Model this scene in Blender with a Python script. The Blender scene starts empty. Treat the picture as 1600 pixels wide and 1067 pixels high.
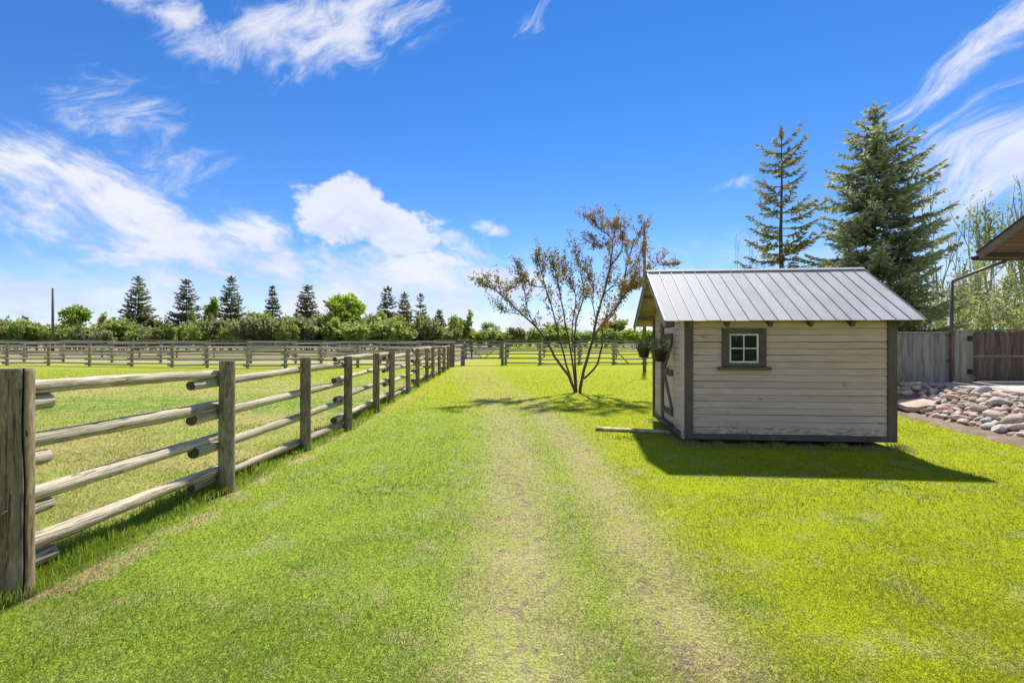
import bpy, math, random
import numpy as np
from mathutils import Vector, Matrix

R = math.radians
random.seed(7)
rng = np.random.default_rng(7)
scene = bpy.context.scene
COL = scene.collection

# ------------------------------------------------------------------ camera
FPX, CAMH, HZ = 740.0, 1.55, 533.5
cam_d = bpy.data.cameras.new('camera')
cam_d.sensor_width = 36.0
cam_d.sensor_fit = 'HORIZONTAL'
cam_d.lens = FPX / 1600 * 36
cam_d.clip_start = 0.05
cam_d.clip_end = 5000
cam = bpy.data.objects.new('camera', cam_d)
COL.objects.link(cam)
cam.location = (0, 0, CAMH)
cam.rotation_euler = (R(90), 0, 0)
scene.camera = cam

# ------------------------------------------------------------------ light
SUN_EL, SUN_AZ = 52.0, 16.0
EXPO = 1.25
SKY_STRENGTH = 0.063
sun_d = bpy.data.lights.new('sun', 'SUN')
sun_d.energy = 3.2
sun_d.angle = R(1.8)
sun_d.color = (1.0, 0.94, 0.84)
sun = bpy.data.objects.new('sun', sun_d)
COL.objects.link(sun)
sdir = Vector((math.sin(R(SUN_AZ)) * math.cos(R(SUN_EL)), math.cos(R(SUN_AZ)) * math.cos(R(SUN_EL)), math.sin(R(SUN_EL))))
sun.rotation_euler = sdir.to_track_quat('Z', 'Y').to_euler()
sun.location = sdir * 60
vs = scene.view_settings
vs.view_transform = 'Standard'
vs.look = 'None'
vs.exposure = EXPO
vs.gamma = 1.0
vs.use_curve_mapping = False
scene.cycles.max_bounces = 6
scene.cycles.diffuse_bounces = 3
scene.cycles.glossy_bounces = 2
scene.cycles.transmission_bounces = 3
scene.cycles.caustics_reflective = False
scene.cycles.caustics_refractive = False


# ------------------------------------------------------------------ node helper
class NT:
    def __init__(self, tree):
        self.t = tree

    def new(self, kind, **kw):
        n = self.t.nodes.new(kind)
        for k, v in kw.items():
            setattr(n, k, v)
        return n

    def put(self, sock, v):
        if isinstance(v, bpy.types.NodeSocket):
            self.t.links.new(v, sock)
        elif v is not None:
            if sock.type == 'RGBA' and len(v) == 3:
                v = (*v, 1)
            sock.default_value = v

    def m(self, op, a, b=None, c=None, clamp=False):
        n = self.new('ShaderNodeMath', operation=op, use_clamp=clamp)
        for i, v in enumerate((a, b, c)):
            if v is not None:
                self.put(n.inputs[i], v)
        return n.outputs[0]

    def smooth(self, x, lo, hi, a=0.0, b=1.0):
        n = self.new('ShaderNodeMapRange', interpolation_type='SMOOTHSTEP')
        for i, v in enumerate((x, lo, hi, a, b)):
            self.put(n.inputs[i], v)
        return n.outputs[0]

    def noise(self, vec, scale, detail=4, rough=0.55, dist=0.0, out=0, lac=2.0):
        n = self.new('ShaderNodeTexNoise')
        if vec is not None:
            self.put(n.inputs['Vector'], vec)
        n.inputs['Scale'].default_value = scale
        n.inputs['Detail'].default_value = detail
        n.inputs['Roughness'].default_value = rough
        n.inputs['Distortion'].default_value = dist
        n.inputs['Lacunarity'].default_value = lac
        return n.outputs[out]

    def mix(self, f, a, b, blend='MIX'):
        n = self.new('ShaderNodeMix', data_type='RGBA', blend_type=blend)
        self.put(n.inputs[0], f)
        self.put(n.inputs[6], a)
        self.put(n.inputs[7], b)
        return n.outputs[2]

    def ramp(self, f, stops, interp='LINEAR'):
        n = self.new('ShaderNodeValToRGB')
        n.color_ramp.interpolation = interp
        el = n.color_ramp.elements
        while len(el) > 1:
            el.remove(el[-1])
        for i, (p, c) in enumerate(stops):
            if isinstance(c, (int, float)):
                c = (c, c, c)
            e = el[0] if i == 0 else el.new(p)
            e.position = p
            e.color = (*c, 1)
        self.put(n.inputs[0], f)
        return n.outputs[0]

    def sep(self, v):
        n = self.new('ShaderNodeSeparateXYZ')
        self.put(n.inputs[0], v)
        return n.outputs

    def comb(self, x, y, z):
        n = self.new('ShaderNodeCombineXYZ')
        for i, v in enumerate((x, y, z)):
            self.put(n.inputs[i], v)
        return n.outputs[0]

    def vscale(self, v, s):
        n = self.new('ShaderNodeVectorMath', operation='MULTIPLY')
        self.put(n.inputs[0], v)
        self.put(n.inputs[1], s)
        return n.outputs[0]

    def vadd(self, v, s):
        n = self.new('ShaderNodeVectorMath', operation='ADD')
        self.put(n.inputs[0], v)
        self.put(n.inputs[1], s)
        return n.outputs[0]


# ------------------------------------------------------------------ world: Nishita sky with clouds
def az_of(px):
    return math.atan((px - 800) / FPX)


def el_of(px, py):
    return math.atan((HZ - py) / math.hypot(FPX, px - 800))


world = bpy.data.worlds.new('World')
scene.world = world
world.use_nodes = True
wt = world.node_tree
wt.nodes.clear()
W = NT(wt)
sky = W.new('ShaderNodeTexSky', sky_type='NISHITA')
sky.sun_disc = False
sky.sun_elevation = R(SUN_EL)
sky.sun_rotation = R(SUN_AZ)
sky.altitude = 600
sky.air_density = 1.0
sky.dust_density = 0.0
sky.ozone_density = 2.5
hs = W.new('ShaderNodeHueSaturation')
hs.inputs['Saturation'].default_value = 1.31
hs.inputs['Value'].default_value = 1.0
wt.links.new(sky.outputs[0], hs.inputs['Color'])
skycol = W.mix(1.0, hs.outputs[0], (0.90, 0.88, 1.06), 'MULTIPLY')
bg_sky = W.new('ShaderNodeBackground')
W.put(bg_sky.inputs[0], skycol)
bg_sky.inputs[1].default_value = SKY_STRENGTH

tc = W.new('ShaderNodeTexCoord')
gen = tc.outputs['Generated']
dx, dy, dz = W.sep(gen)
az = W.m('ARCTAN2', dx, dy)
el = W.m('ARCSINE', dz)
# wispy warping of the sky coordinates
wv = W.comb(az, W.m('MULTIPLY', el, 1.6), 0.0)
warp = W.noise(wv, 3.0, 3, 0.6, 0, out=1)
wx, wy, wz = W.sep(warp)
az2 = W.m('ADD', az, W.m('MULTIPLY', W.m('SUBTRACT', wx, 0.5), 0.16))
el2 = W.m('ADD', el, W.m('MULTIPLY', W.m('SUBTRACT', wy, 0.5), 0.10))
# puffy noise and streaky noise
puff = W.noise(W.comb(az2, W.m('MULTIPLY', el2, 2.0), 1.3), 6.5, 6, 0.6)
ca, sa = math.cos(R(24)), math.sin(R(24))
st_u = W.m('ADD', W.m('MULTIPLY', az2, ca), W.m('MULTIPLY', el2, -sa))
st_v = W.m('ADD', W.m('MULTIPLY', az2, sa), W.m('MULTIPLY', el2, ca))
streak = W.noise(W.comb(W.m('MULTIPLY', st_u, 2.2), W.m('MULTIPLY', st_v, 7.5), 4.7), 2.6, 7, 0.68)
ca2, sa2 = math.cos(R(32)), math.sin(R(32))
ru = W.m('ADD', W.m('MULTIPLY', az2, ca2), W.m('MULTIPLY', el2, sa2))
rv = W.m('SUBTRACT', W.m('MULTIPLY', el2, ca2), W.m('MULTIPLY', az2, sa2))
cirrus = W.noise(W.comb(W.m('MULTIPLY', ru, 2.4), W.m('MULTIPLY', rv, 6.5), 9.1), 3.2, 6, 0.66, 0.5)
# envelope of the low cloud bank: top and bottom edge as elevation over azimuth (periodic round the horizon)
AZ0, AZ1, ELS = -math.pi, math.pi, 0.6


def azn(a):
    return (a - AZ0) / (AZ1 - AZ0)


def bank(stops):
    f = W.m('DIVIDE', W.m('SUBTRACT', az2, AZ0), AZ1 - AZ0)
    n = W.ramp(f, [(azn(a), max(0.0, e / ELS + .25)) for a, e in stops])
    return W.m('MULTIPLY', W.m('SUBTRACT', n, .25), ELS)


top_px = [(0, 222), (110, 245), (260, 312), (430, 355), (488, 385), (505, 385), (575, 385), (690, 398), (800, 408), (850, 440), (900, 505), (1000, 528)]
top = [(-3.14, .20), (-2.4, .26), (-1.7, .16), (-1.2, .30)] + [(az_of(x), el_of(x, y)) for x, y in top_px] + [(.62, .0), (.82, .16), (1.3, .30), (1.9, .12), (2.5, .25), (3.14, .20)]
bot_px = [(0, 345), (90, 395), (190, 440), (300, 455), (420, 475), (470, 520), (520, 560), (640, 600), (760, 620), (900, 620)]
bot = [(-3.14, .05), (-2.4, .12), (-1.7, .03), (-1.2, .20)] + [(az_of(x), el_of(x, y)) for x, y in bot_px] + [(.62, 0), (1.3, .10), (1.9, .02), (2.5, .10), (3.14, .05)]
e_top, e_bot = bank(top), bank(bot)
d_in = W.m('MINIMUM', W.m('SUBTRACT', e_top, el2), W.m('MULTIPLY', W.m('SUBTRACT', el2, e_bot), 0.75))
pn = W.m('ADD', W.m('MULTIPLY', W.m('SUBTRACT', puff, 0.5), 1.0), W.m('MULTIPLY', W.m('SUBTRACT', streak, 0.5), 0.55))
bank_a = W.smooth(W.m('ADD', W.m('MULTIPLY', d_in, 11.5), W.m('MULTIPLY', pn, 2.5)), -0.25, 0.60)
# thin veil under the bank, close to the horizon
veil_top = W.m('SUBTRACT', 1.0, W.smooth(el, 0.02, 0.30))
veil = W.m('MULTIPLY', W.smooth(W.m('ADD', W.m('MULTIPLY', streak, 1.1), W.m('MULTIPLY', veil_top, 0.30)), 0.62, 0.98), W.m('MULTIPLY', veil_top, 0.92))
haze_a = W.m('SUBTRACT', 1.0, W.smooth(el, 0.0, 0.10))


# cirrus patches as soft ellipses in azimuth and elevation, and a general thin scatter elsewhere
def patch(px, py, w, h, rot, gain):
    a0, e0 = az_of(px), el_of(px, py)
    c, s = math.cos(R(rot)), math.sin(R(rot))
    u = W.m('ADD', W.m('MULTIPLY', W.m('SUBTRACT', az2, a0), c / w), W.m('MULTIPLY', W.m('SUBTRACT', el2, e0), s / w))
    v = W.m('SUBTRACT', W.m('MULTIPLY', W.m('SUBTRACT', el2, e0), c / h), W.m('MULTIPLY', W.m('SUBTRACT', az2, a0), s / h))
    r = W.m('SQRT', W.m('ADD', W.m('MULTIPLY', u, u), W.m('MULTIPLY', v, v)))
    return W.m('MULTIPLY', W.m('SUBTRACT', 1.0, W.smooth(r, 0.1, 1.15)), gain)


pats = [patch(520, 45, .30, .085, 20, 1.0), patch(330, 72, .12, .06, 8, .75), patch(230, 215, .17, .10, -32, .62), patch(235, -5, .16, .05, -10, .9),
        patch(1530, 85, .17, .042, 32, .95), patch(1590, 250, .20, .12, 18, 1.0), patch(845, 15, .12, .03, 28, .45), patch(1150, 292, .10, .02, 6, .42),
        patch(765, 368, .07, .022, -6, .8)]
pm = pats[0]
for p in pats[1:]:
    pm = W.m('MAXIMUM', pm, p)
behind = W.m('MULTIPLY', W.smooth(W.m('ABSOLUTE', az), 0.95, 1.4), 0.55)
pm = W.m('MAXIMUM', pm, W.m('MULTIPLY', behind, W.smooth(el, 0.15, 0.4)))
cir_a = W.m('MULTIPLY', W.smooth(W.m('ADD', W.m('MULTIPLY', cirrus, 1.15), W.m('MULTIPLY', pm, 0.42)), 0.66, 1.12), W.smooth(pm, 0.0, 0.35))
inner = W.smooth(W.m('ADD', W.m('MULTIPLY', streak, .65), W.m('MULTIPLY', puff, .45)), .40, .64, .38, 1.0)
alpha = W.m('MAXIMUM', W.m('MULTIPLY', W.m('MULTIPLY', bank_a, inner), 0.95), W.m('MULTIPLY', cir_a, 0.85))
cum_n = W.noise(W.comb(az, W.m('MULTIPLY', el, 1.4), 2.2), 15.0, 8, 0.62)
cum_p = W.m('MAXIMUM', patch(535, 335, .115, .085, -8, 1.0), patch(620, 365, .13, .07, -14, 1.0))
cum_a = W.smooth(W.m('ADD', cum_p, W.m('MULTIPLY', W.m('SUBTRACT', cum_n, 0.5), 1.7)), 0.16, 0.52)
cum_a = W.m('MULTIPLY', cum_a, W.smooth(cum_p, 0.0, 0.15))
alpha = W.m('MAXIMUM', alpha, veil)
alpha = W.m('MAXIMUM', alpha, W.m('MULTIPLY', cum_a, 0.86))
alpha = W.m('MAXIMUM', alpha, W.m('MULTIPLY', haze_a, 0.55))
shade = W.smooth(W.m('ADD', puff, W.m('MULTIPLY', W.m('SUBTRACT', el2, 0.12), 0.9)), 0.30, 0.72)
shade = W.m('MAXIMUM', shade, W.m('MULTIPLY', cum_a, W.smooth(cum_n, 0.38, 0.66)))
cl = W.mix(shade, (0.265, 0.30, 0.41), (0.385, 0.39, 0.415))
bg_cl = W.new('ShaderNodeBackground')
W.put(bg_cl.inputs[0], cl)
bg_cl.inputs[1].default_value = 1.0
wm = W.new('ShaderNodeMixShader')
W.put(wm.inputs[0], alpha)
wt.links.new(bg_sky.outputs[0], wm.inputs[1])
wt.links.new(bg_cl.outputs[0], wm.inputs[2])
wo = W.new('ShaderNodeOutputWorld')
wt.links.new(wm.outputs[0], wo.inputs[0])
world.cycles.sampling_method = 'MANUAL'
world.cycles.sample_map_resolution = 512


# ------------------------------------------------------------------ materials
MATS = {}


def mat(name):
    m = bpy.data.materials.new(name)
    m.use_nodes = True
    m.node_tree.nodes.clear()
    MATS[name] = m
    return m, NT(m.node_tree)


def finish(m, n, col, rough=0.8, bump=None, bstr=0.3, bdist=0.01, metallic=0.0, spec=0.3, transl=None, ao=None):
    p = n.new('ShaderNodeBsdfPrincipled')
    n.put(p.inputs['Base Color'], col)
    n.put(p.inputs['Roughness'], rough)
    n.put(p.inputs['Metallic'], metallic)
    p.inputs['Specular IOR Level'].default_value = spec
    if bump is not None:
        b = n.new('ShaderNodeBump')
        b.inputs['Strength'].default_value = bstr
        b.inputs['Distance'].default_value = bdist
        n.put(b.inputs['Height'], bump)
        n.t.links.new(b.outputs[0], p.inputs['Normal'])
    o = n.new('ShaderNodeOutputMaterial')
    sh = p.outputs[0]
    if transl:
        amt, tcol = transl
        tr = n.new('ShaderNodeBsdfTranslucent')
        n.put(tr.inputs[0], tcol if tcol is not None else col)
        mx = n.new('ShaderNodeMixShader')
        mx.inputs[0].default_value = amt
        n.t.links.new(sh, mx.inputs[1])
        n.t.links.new(tr.outputs[0], mx.inputs[2])
        sh = mx.outputs[0]
    n.t.links.new(sh, o.inputs[0])
    return m


def objvec(n, scale=(1, 1, 1), jitter=37.0):
    t = n.new('ShaderNodeTexCoord')
    i = n.new('ShaderNodeObjectInfo')
    v = n.vscale(t.outputs['Object'], scale)
    j = n.m('MULTIPLY', i.outputs['Random'], jitter)
    return n.vadd(v, n.comb(j, j, j)), i.outputs['Random']


def wood(name, c_lo, c_mid, c_hi, scale, var=0.25, knots=True, rough=0.85, bstr=0.5, bdist=0.004, tint=None, tintamt=0.0, check=None):
    m, n = mat(name)
    v, rnd = objvec(n, scale)
    g = n.noise(v, 1.0, 8, 0.65, 0.6)
    col = n.ramp(g, [(0.30, c_lo), (0.5, c_mid), (0.70, c_hi)])
    big = n.noise(n.vscale(v, (.25, .25, .25)), 1.0, 3, 0.6)
    col = n.mix(n.smooth(big, .35, .75), col, n.mix(1.0, col, (.72, .70, .66), 'MULTIPLY'))
    if tint:
        col = n.mix(n.m('MULTIPLY', n.smooth(n.noise(n.vscale(v, (.4, .4, .4)), 1.3, 4), .45, .7), tintamt), col, tint)
    if knots:
        k = n.noise(n.vscale(v, (.9, .6, .6)), 1.7, 2, 0.5)
        col = n.mix(n.smooth(k, .70, .76), col, tuple(x * .35 for x in c_lo))
    if check:
        ck = n.noise(n.vscale(v, check), 1.0, 3, .5, .2)
        line = n.m('SUBTRACT', 1.0, n.smooth(n.m('ABSOLUTE', n.m('SUBTRACT', ck, .5)), .006, .028))
        line = n.m('MULTIPLY', line, n.smooth(big, .40, .55))
        col = n.mix(n.m('MULTIPLY', line, .8), col, tuple(x * .4 for x in c_lo))
        g = n.m('SUBTRACT', g, n.m('MULTIPLY', line, .6))
    vv = n.m('ADD', 1 - var / 2, n.m('MULTIPLY', rnd, var))
    col = n.mix(1.0, col, n.comb(vv, vv, vv), 'MULTIPLY')
    return finish(m, n, col, rough, g, bstr, bdist, spec=0.15)


wood('weathered_log', (.24, .19, .13), (.55, .47, .36), (.74, .67, .54), (7, 4, 4), .25, tint=(.30, .32, .18), tintamt=.30, check=(.55, .5, .5), bstr=.9, bdist=.008)
wood('post_wood', (.12, .095, .06), (.28, .235, .16), (.43, .37, .265), (3, 3, 14), .3, tint=(.16, .17, .07), tintamt=.5, check=(.7, .7, .12))
wood('brown_post_wood', (.15, .105, .065), (.31, .235, .15), (.44, .36, .25), (3.5, 3.5, 12), .1, tint=(.13, .14, .08), tintamt=.55, check=(.8, .8, .12))
wood('pale_post_wood', (.22, .16, .08), (.38, .29, .16), (.5, .4, .25), (12, 12, 2), .3)
wood('end_grain', (.05, .038, .026), (.10, .08, .06), (.16, .13, .10), (30, 30, 30), .3, knots=False)
wood('far_rail_wood', (.24, .21, .165), (.44, .395, .32), (.60, .54, .45), (3, 12, 12), .35)
wood('dark_rail_wood', (.10, .09, .085), (.19, .175, .165), (.28, .26, .24), (3, 12, 12), .35)
wood('grey_gate_wood', (.12, .115, .11), (.23, .225, .22), (.33, .325, .32), (6, 8, 8), .2)
wood('grey_board', (.15, .145, .14), (.31, .305, .295), (.48, .475, .455), (13, 13, 1.6), .35, bdist=.003)
wood('pale_grey_board', (.2, .2, .17), (.35, .35, .31), (.46, .46, .41), (13, 13, 1.6), .2)
wood('brown_board', (.07, .06, .055), (.155, .13, .118), (.26, .225, .20), (13, 13, 1.6), .35, bdist=.003)
wood('trim_brown', (.105, .085, .068), (.135, .112, .092), (.17, .142, .118), (9, 9, 4), .12, knots=False, bstr=.2, bdist=.002)
wood('raw_wood', (.20, .14, .08), (.36, .27, .17), (.46, .37, .26), (3, 14, 14), .2)
wood('deck_wood', (.30, .22, .13), (.46, .36, .22), (.58, .47, .31), (3, 20, 20), .3)
wood('dark_wood', (.03, .025, .02), (.05, .042, .035), (.075, .065, .055), (4, 10, 10), .2)
wood('house_fascia', (.18, .135, .125), (.21, .16, .15), (.235, .18, .17), (4, 4, 4), .05, knots=False, bstr=.05)
wood('house_soffit', (.14, .095, .07), (.20, .14, .105), (.26, .19, .145), (3, 18, 18), .2, knots=False)
wood('white_paint', (.60, .60, .57), (.72, .72, .70), (.78, .78, .76), (12, 12, 12), .05, knots=False, bstr=.1, bdist=.001)


def siding_material():
    m, n = mat('cream_siding')
    v, rnd = objvec(n, (2.5, 20, 20))
    t = n.new('ShaderNodeTexCoord')
    geo = n.new('ShaderNodeNewGeometry')
    g = n.noise(v, 1.0, 8, .65, .5)
    col = n.ramp(g, [(.3, (.47, .355, .28)), (.5, (.56, .43, .35)), (.72, (.62, .49, .40))])
    # dirt streaks
    d = n.noise(n.vscale(v, (.5, .12, .12)), 2.2, 5, .6)
    col = n.mix(n.smooth(d, .55, .8, 0, .45), col, (.33, .28, .20))
    # peeled paint and splash wear near the sill board: own shape, fixed to the boards
    x, y, z = n.sep(geo.outputs['Position'])
    low = n.m('SUBTRACT', 1.0, n.smooth(z, .16, .42))
    pk = n.noise(n.vscale(geo.outputs['Position'], (9, 9, 34)), 1.0, 6, .68)
    wear = n.smooth(n.m('ADD', pk, n.m('MULTIPLY', low, .20)), .675, .715)
    col = n.mix(n.m('MULTIPLY', wear, .85), col, n.mix(n.noise(v, 4, 3), (.16, .12, .08), (.36, .31, .23)))
    kn = n.noise(n.vscale(geo.outputs['Position'], (5, 5, 24)), 1.0, 3, .5)
    col = n.mix(n.smooth(kn, .715, .745), col, (.17, .13, .09))
    vv = n.m('ADD', .90, n.m('MULTIPLY', rnd, .16))
    col = n.mix(1.0, col, n.comb(vv, vv, vv), 'MULTIPLY')
    finish(m, n, col, .75, g, .35, .003, spec=.2)


siding_material()


def metal_roof():
    m, n = mat('galvanised_steel')
    v, rnd = objvec(n, (5, 2.2, 2.2))
    g = n.noise(v, 1.0, 6, .6)
    col = n.ramp(g, [(.3, (.36, .37, .385)), (.55, (.44, .447, .46)), (.75, (.505, .507, .51))])
    st = n.noise(n.vscale(v, (.9, .9, .9)), .7, 5, .65)
    col = n.mix(n.smooth(st, .55, .70, 0, .55), col, (.36, .34, .31))
    ru_ = n.noise(n.vscale(v, (.35, 1.6, 1.6)), 1.3, 6, .7)
    col = n.mix(n.smooth(ru_, .64, .74, 0, .6), col, (.30, .22, .15))
    vv = n.m('ADD', .93, n.m('MULTIPLY', rnd, .1))
    col = n.mix(1.0, col, n.comb(vv, vv, vv), 'MULTIPLY')
    finish(m, n, col, n.m('ADD', .62, n.m('MULTIPLY', g, .15)), n.noise(v, .8, 3), .15, .01, metallic=.15, spec=.25)


metal_roof()


def plain(name, col, rough=.5, metallic=0.0, var=.12, sc=14, spec=.35):
    m, n = mat(name)
    v, rnd = objvec(n, (sc, sc, sc))
    g = n.noise(v, 1.0, 5, .6)
    c = n.mix(g, tuple(x * (1 - var) for x in col), tuple(min(1, x * (1 + var)) for x in col))
    finish(m, n, c, rough, g, .1, .002, metallic, spec)


plain('seam_metal', (.30, .305, .31), .5, .4)
plain('green_edge', (.05, .10, .085), .5)
plain('black_plastic', (.018, .018, .02), .45)
plain('downspout_brown', (.13, .095, .085), .4, .1)
plain('gutter_brown', (.085, .05, .046), .35, .1)
plain('shingle_brown', (.085, .06, .05), .9, sc=40, var=.4)
plain('house_siding', (.40, .35, .28), .7)
plain('iron', (.03, .026, .024), .6, .3)
plain('wire', (.45, .42, .38), .5, .2)
plain('white_petal', (.8, .8, .82), .7)


def glass_dark():
    m, n = mat('dark_window_glass')
    p = n.new('ShaderNodeBsdfPrincipled')
    v, rnd = objvec(n, (7, 7, 7))
    g = n.noise(v, 1.0, 4, .6)
    n.put(p.inputs['Base Color'], n.mix(n.smooth(g, .5, .7), (.008, .008, .009), (.05, .05, .046)))
    p.inputs['Roughness'].default_value = .12
    p.inputs['Specular IOR Level'].default_value = .12
    o = n.new('ShaderNodeOutputMaterial')
    n.t.links.new(p.outputs[0], o.inputs[0])


glass_dark()


# ---- lawn colour: one function of the place, shared by the ground sheet and the grass blades
def lawn_colour(n, pos, sel=None):
    x, y, z = n.sep(pos)
    nA = n.noise(pos, .55, 3, .6)
    nB = n.noise(pos, 2.3, 4, .65)
    nC = n.noise(pos, 9.0, 3, .7)
    nF = n.noise(pos, 45.0, 2, .7)
    pxy = n.vscale(pos, (1, .22, 1))
    nS = n.noise(pxy, 1.4, 3, .6)
    green = n.mix(nA, (.235, .330, .042), (.310, .385, .042))
    green = n.mix(n.smooth(nB, .42, .68), green, (.195, .305, .048))
    ygreen = n.mix(n.smooth(nB, .35, .7), (.350, .390, .012), (.272, .340, .014))
    right = n.smooth(n.m('ADD', x, n.m('MULTIPLY', nB, 1.0)), .9, 2.4)
    far = n.smooth(n.m('ADD', y, n.m('MULTIPLY', n.m('SUBTRACT', nS, .5), 10.0)), 7.5, 15)
    col = n.mix(n.m('MAXIMUM', right, far), green, ygreen)
    # faint mowing swaths running away along the drive
    # pale dry patches
    dry = n.m('MULTIPLY', n.smooth(n.m('ADD', nB, n.m('MULTIPLY', nC, .35)), .68, .88), .5)
    col = n.mix(dry, col, (.46, .42, .15))
    weed = n.smooth(n.noise(pos, 1.1, 3, .6), .60, .70)
    col = n.mix(n.m('MULTIPLY', weed, .55), col, (.150, .255, .030))
    # paddock on the left of the log fence: drier
    pad = n.m('SUBTRACT', 1.0, n.smooth(n.m('ADD', x, n.m('MULTIPLY', n.m('SUBTRACT', nC, .5), .3)), -3.45, -3.2))
    padcol = n.mix(n.smooth(n.noise(n.vscale(pos, (.35, 1, 1)), .7, 3, .65), .40, .62), (.40, .365, .125), (.285, .345, .06))
    padcol = n.mix(n.smooth(nC, .5, .75, 0, .6), padcol, (.42, .37, .17))
    band = n.m('MULTIPLY', n.smooth(y, 9.5, 10.8), n.m('SUBTRACT', 1.0, n.smooth(y, 12.2, 14.0)))
    band = n.m('MULTIPLY', band, n.smooth(nB, .38, .55))
    padcol = n.mix(n.m('MULTIPLY', band, .8), padcol, (.16, .29, .04))
    padcol = n.mix(n.smooth(y, 17, 21), padcol, n.mix(nA, (.33, .375, .04), (.27, .33, .04)))
    padcol = n.mix(n.smooth(y, 30.5, 33), padcol, n.mix(nB, (.42, .38, .20), (.36, .36, .12)))
    padcol = n.mix(n.smooth(y, 38, 42), padcol, (.26, .23, .12))
    col = n.mix(n.m('MULTIPLY', pad, 1.0), col, padcol)
    # wheel tracks of the drive
    c = n.m('SUBTRACT', .5, n.m('MULTIPLY', n.smooth(y, 5.0, 28.0), 2.4))
    wob = n.m('ADD', n.m('MULTIPLY', n.m('SUBTRACT', nB, .5), .80), n.m('MULTIPLY', n.m('SUBTRACT', nC, .5), .55))
    l = n.m('ADD', n.m('ABSOLUTE', n.m('SUBTRACT', x, n.m('SUBTRACT', c, .46))), wob)
    r = n.m('ADD', n.m('ABSOLUTE', n.m('SUBTRACT', x, n.m('ADD', c, .45))), wob)
    tl = n.m('SUBTRACT', 1.0, n.smooth(l, .14, .54))
    tr = n.m('SUBTRACT', 1.0, n.smooth(r, .12, .44))
    t = n.m('MAXIMUM', tl, tr)
    t = n.m('MULTIPLY', t, n.m('SUBTRACT', 1.0, n.smooth(y, 6.5, 17, 0, .62)))
    # broad dry veil either side of the tracks
    veil = n.m('MULTIPLY', n.m('SUBTRACT', 1.0, n.smooth(n.m('ABSOLUTE', n.m('SUBTRACT', x, n.m('SUBTRACT', c, .12))), .35, 1.55)), n.smooth(n.m('ADD', nB, n.m('MULTIPLY', n.m('SUBTRACT', nC, .5), .5)), .36, .60))
    t2 = n.m('MAXIMUM', t, n.m('MULTIPLY', veil, .55))
    straw = n.mix(nC, (.44, .355, .20), (.37, .31, .13))
    straw = n.mix(n.smooth(nF, .5, .8), straw, (.60, .53, .33))
    t2 = n.m('MULTIPLY', t2, n.m('ADD', .50, n.m('MULTIPLY', n.smooth(n.m('ADD', nB, n.m('MULTIPLY', nC, .6)), .62, .98), .62)), clamp=True)
    if sel is None:
        trk = n.m('MULTIPLY', t2, n.m('ADD', .42, n.m('MULTIPLY', nF, .60)), clamp=True)
    else:
        trk = n.smooth(n.m('SUBTRACT', t2, sel), -.12, .12)
        pale = n.smooth(n.m('SUBTRACT', n.m('ADD', n.m('MULTIPLY', dry, .55), .02), n.m('FRACT', n.m('MULTIPLY', sel, 5.3))), -.05, .05)
        trk = n.m('MAXIMUM', trk, n.m('MULTIPLY', pale, .8))
    col = n.mix(trk, col, straw)
    bare = n.m('MULTIPLY', t, n.smooth(n.m('ADD', nC, n.m('MULTIPLY', nS, .4)), .70, .86))
    col = n.mix(n.m('MULTIPLY', bare, .75), col, (.23, .18, .125))
    # trampled dry strip right of the log fence
    sx = n.m('ABSOLUTE', n.m('ADD', x, 2.80))
    sx = n.m('ADD', sx, n.m('MULTIPLY', n.m('SUBTRACT', nC, .5), .45))
    strip = n.m('MULTIPLY', n.m('SUBTRACT', 1.0, n.smooth(sx, .02, .26)), n.smooth(n.m('ADD', nB, n.m('MULTIPLY', nC, .4)), .62, .86))
    col = n.mix(n.m('MULTIPLY', strip, .85), col, n.mix(nF, (.34, .25, .14), (.55, .44, .24)))
    return col, t, nC, nF


def lawn_materials():
    m, n = mat('lawn_ground')
    geo = n.new('ShaderNodeNewGeometry')
    col, t, nC, nF = lawn_colour(n, geo.outputs['Position'])
    b = n.m('ADD', n.m('MULTIPLY', nC, .6), nF)
    col = n.mix(n.smooth(nF, .35, .65, .25, 0), col, n.mix(1.0, col, (.7, .7, .7), 'MULTIPLY'))
    finish(m, n, col, .95, b, .7, .03, spec=.05)
    m, n = mat('grass_blade')
    geo = n.new('ShaderNodeNewGeometry')
    pos = n.vscale(geo.outputs['Position'], (1, 1, 0))
    at = n.new('ShaderNodeAttribute', attribute_name='rnd')
    rv = at.outputs['Fac']
    col, t, nC, nF = lawn_colour(n, pos, n.m('FRACT', n.m('MULTIPLY', rv, 13.7)))
    v = n.m('ADD', .70, n.m('MULTIPLY', rv, .52))
    col = n.mix(1.0, col, n.comb(v, v, n.m('MULTIPLY', v, .9)), 'MULTIPLY')
    col = n.mix(n.m('MULTIPLY', n.smooth(rv, .955, .97), .6), col, (.48, .41, .22))
    hue = n.smooth(n.m('FRACT', n.m('MULTIPLY', rv, 7.31)), .55, .95, 0, .45)
    col = n.mix(hue, col, n.mix(1.0, col, (.65, .95, 1.3), 'MULTIPLY'))
    finish(m, n, col, .6, transl=(.52, None), spec=.15)


lawn_materials()


def foliage(name, cols, transl=.3, rough=.6, spec=.2, tip=None):
    m, n = mat(name)
    at = n.new('ShaderNodeAttribute', attribute_name='rnd')
    oi = n.new('ShaderNodeObjectInfo')
    k = len(cols) - 1
    col = n.ramp(at.outputs['Fac'], [(i / max(1, k), c) for i, c in enumerate(cols)])
    v = n.m('ADD', .85, n.m('MULTIPLY', oi.outputs['Random'], .3))
    col = n.mix(1.0, col, n.comb(v, v, v), 'MULTIPLY')
    finish(m, n, col, rough, transl=(transl, None), spec=spec)


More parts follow.
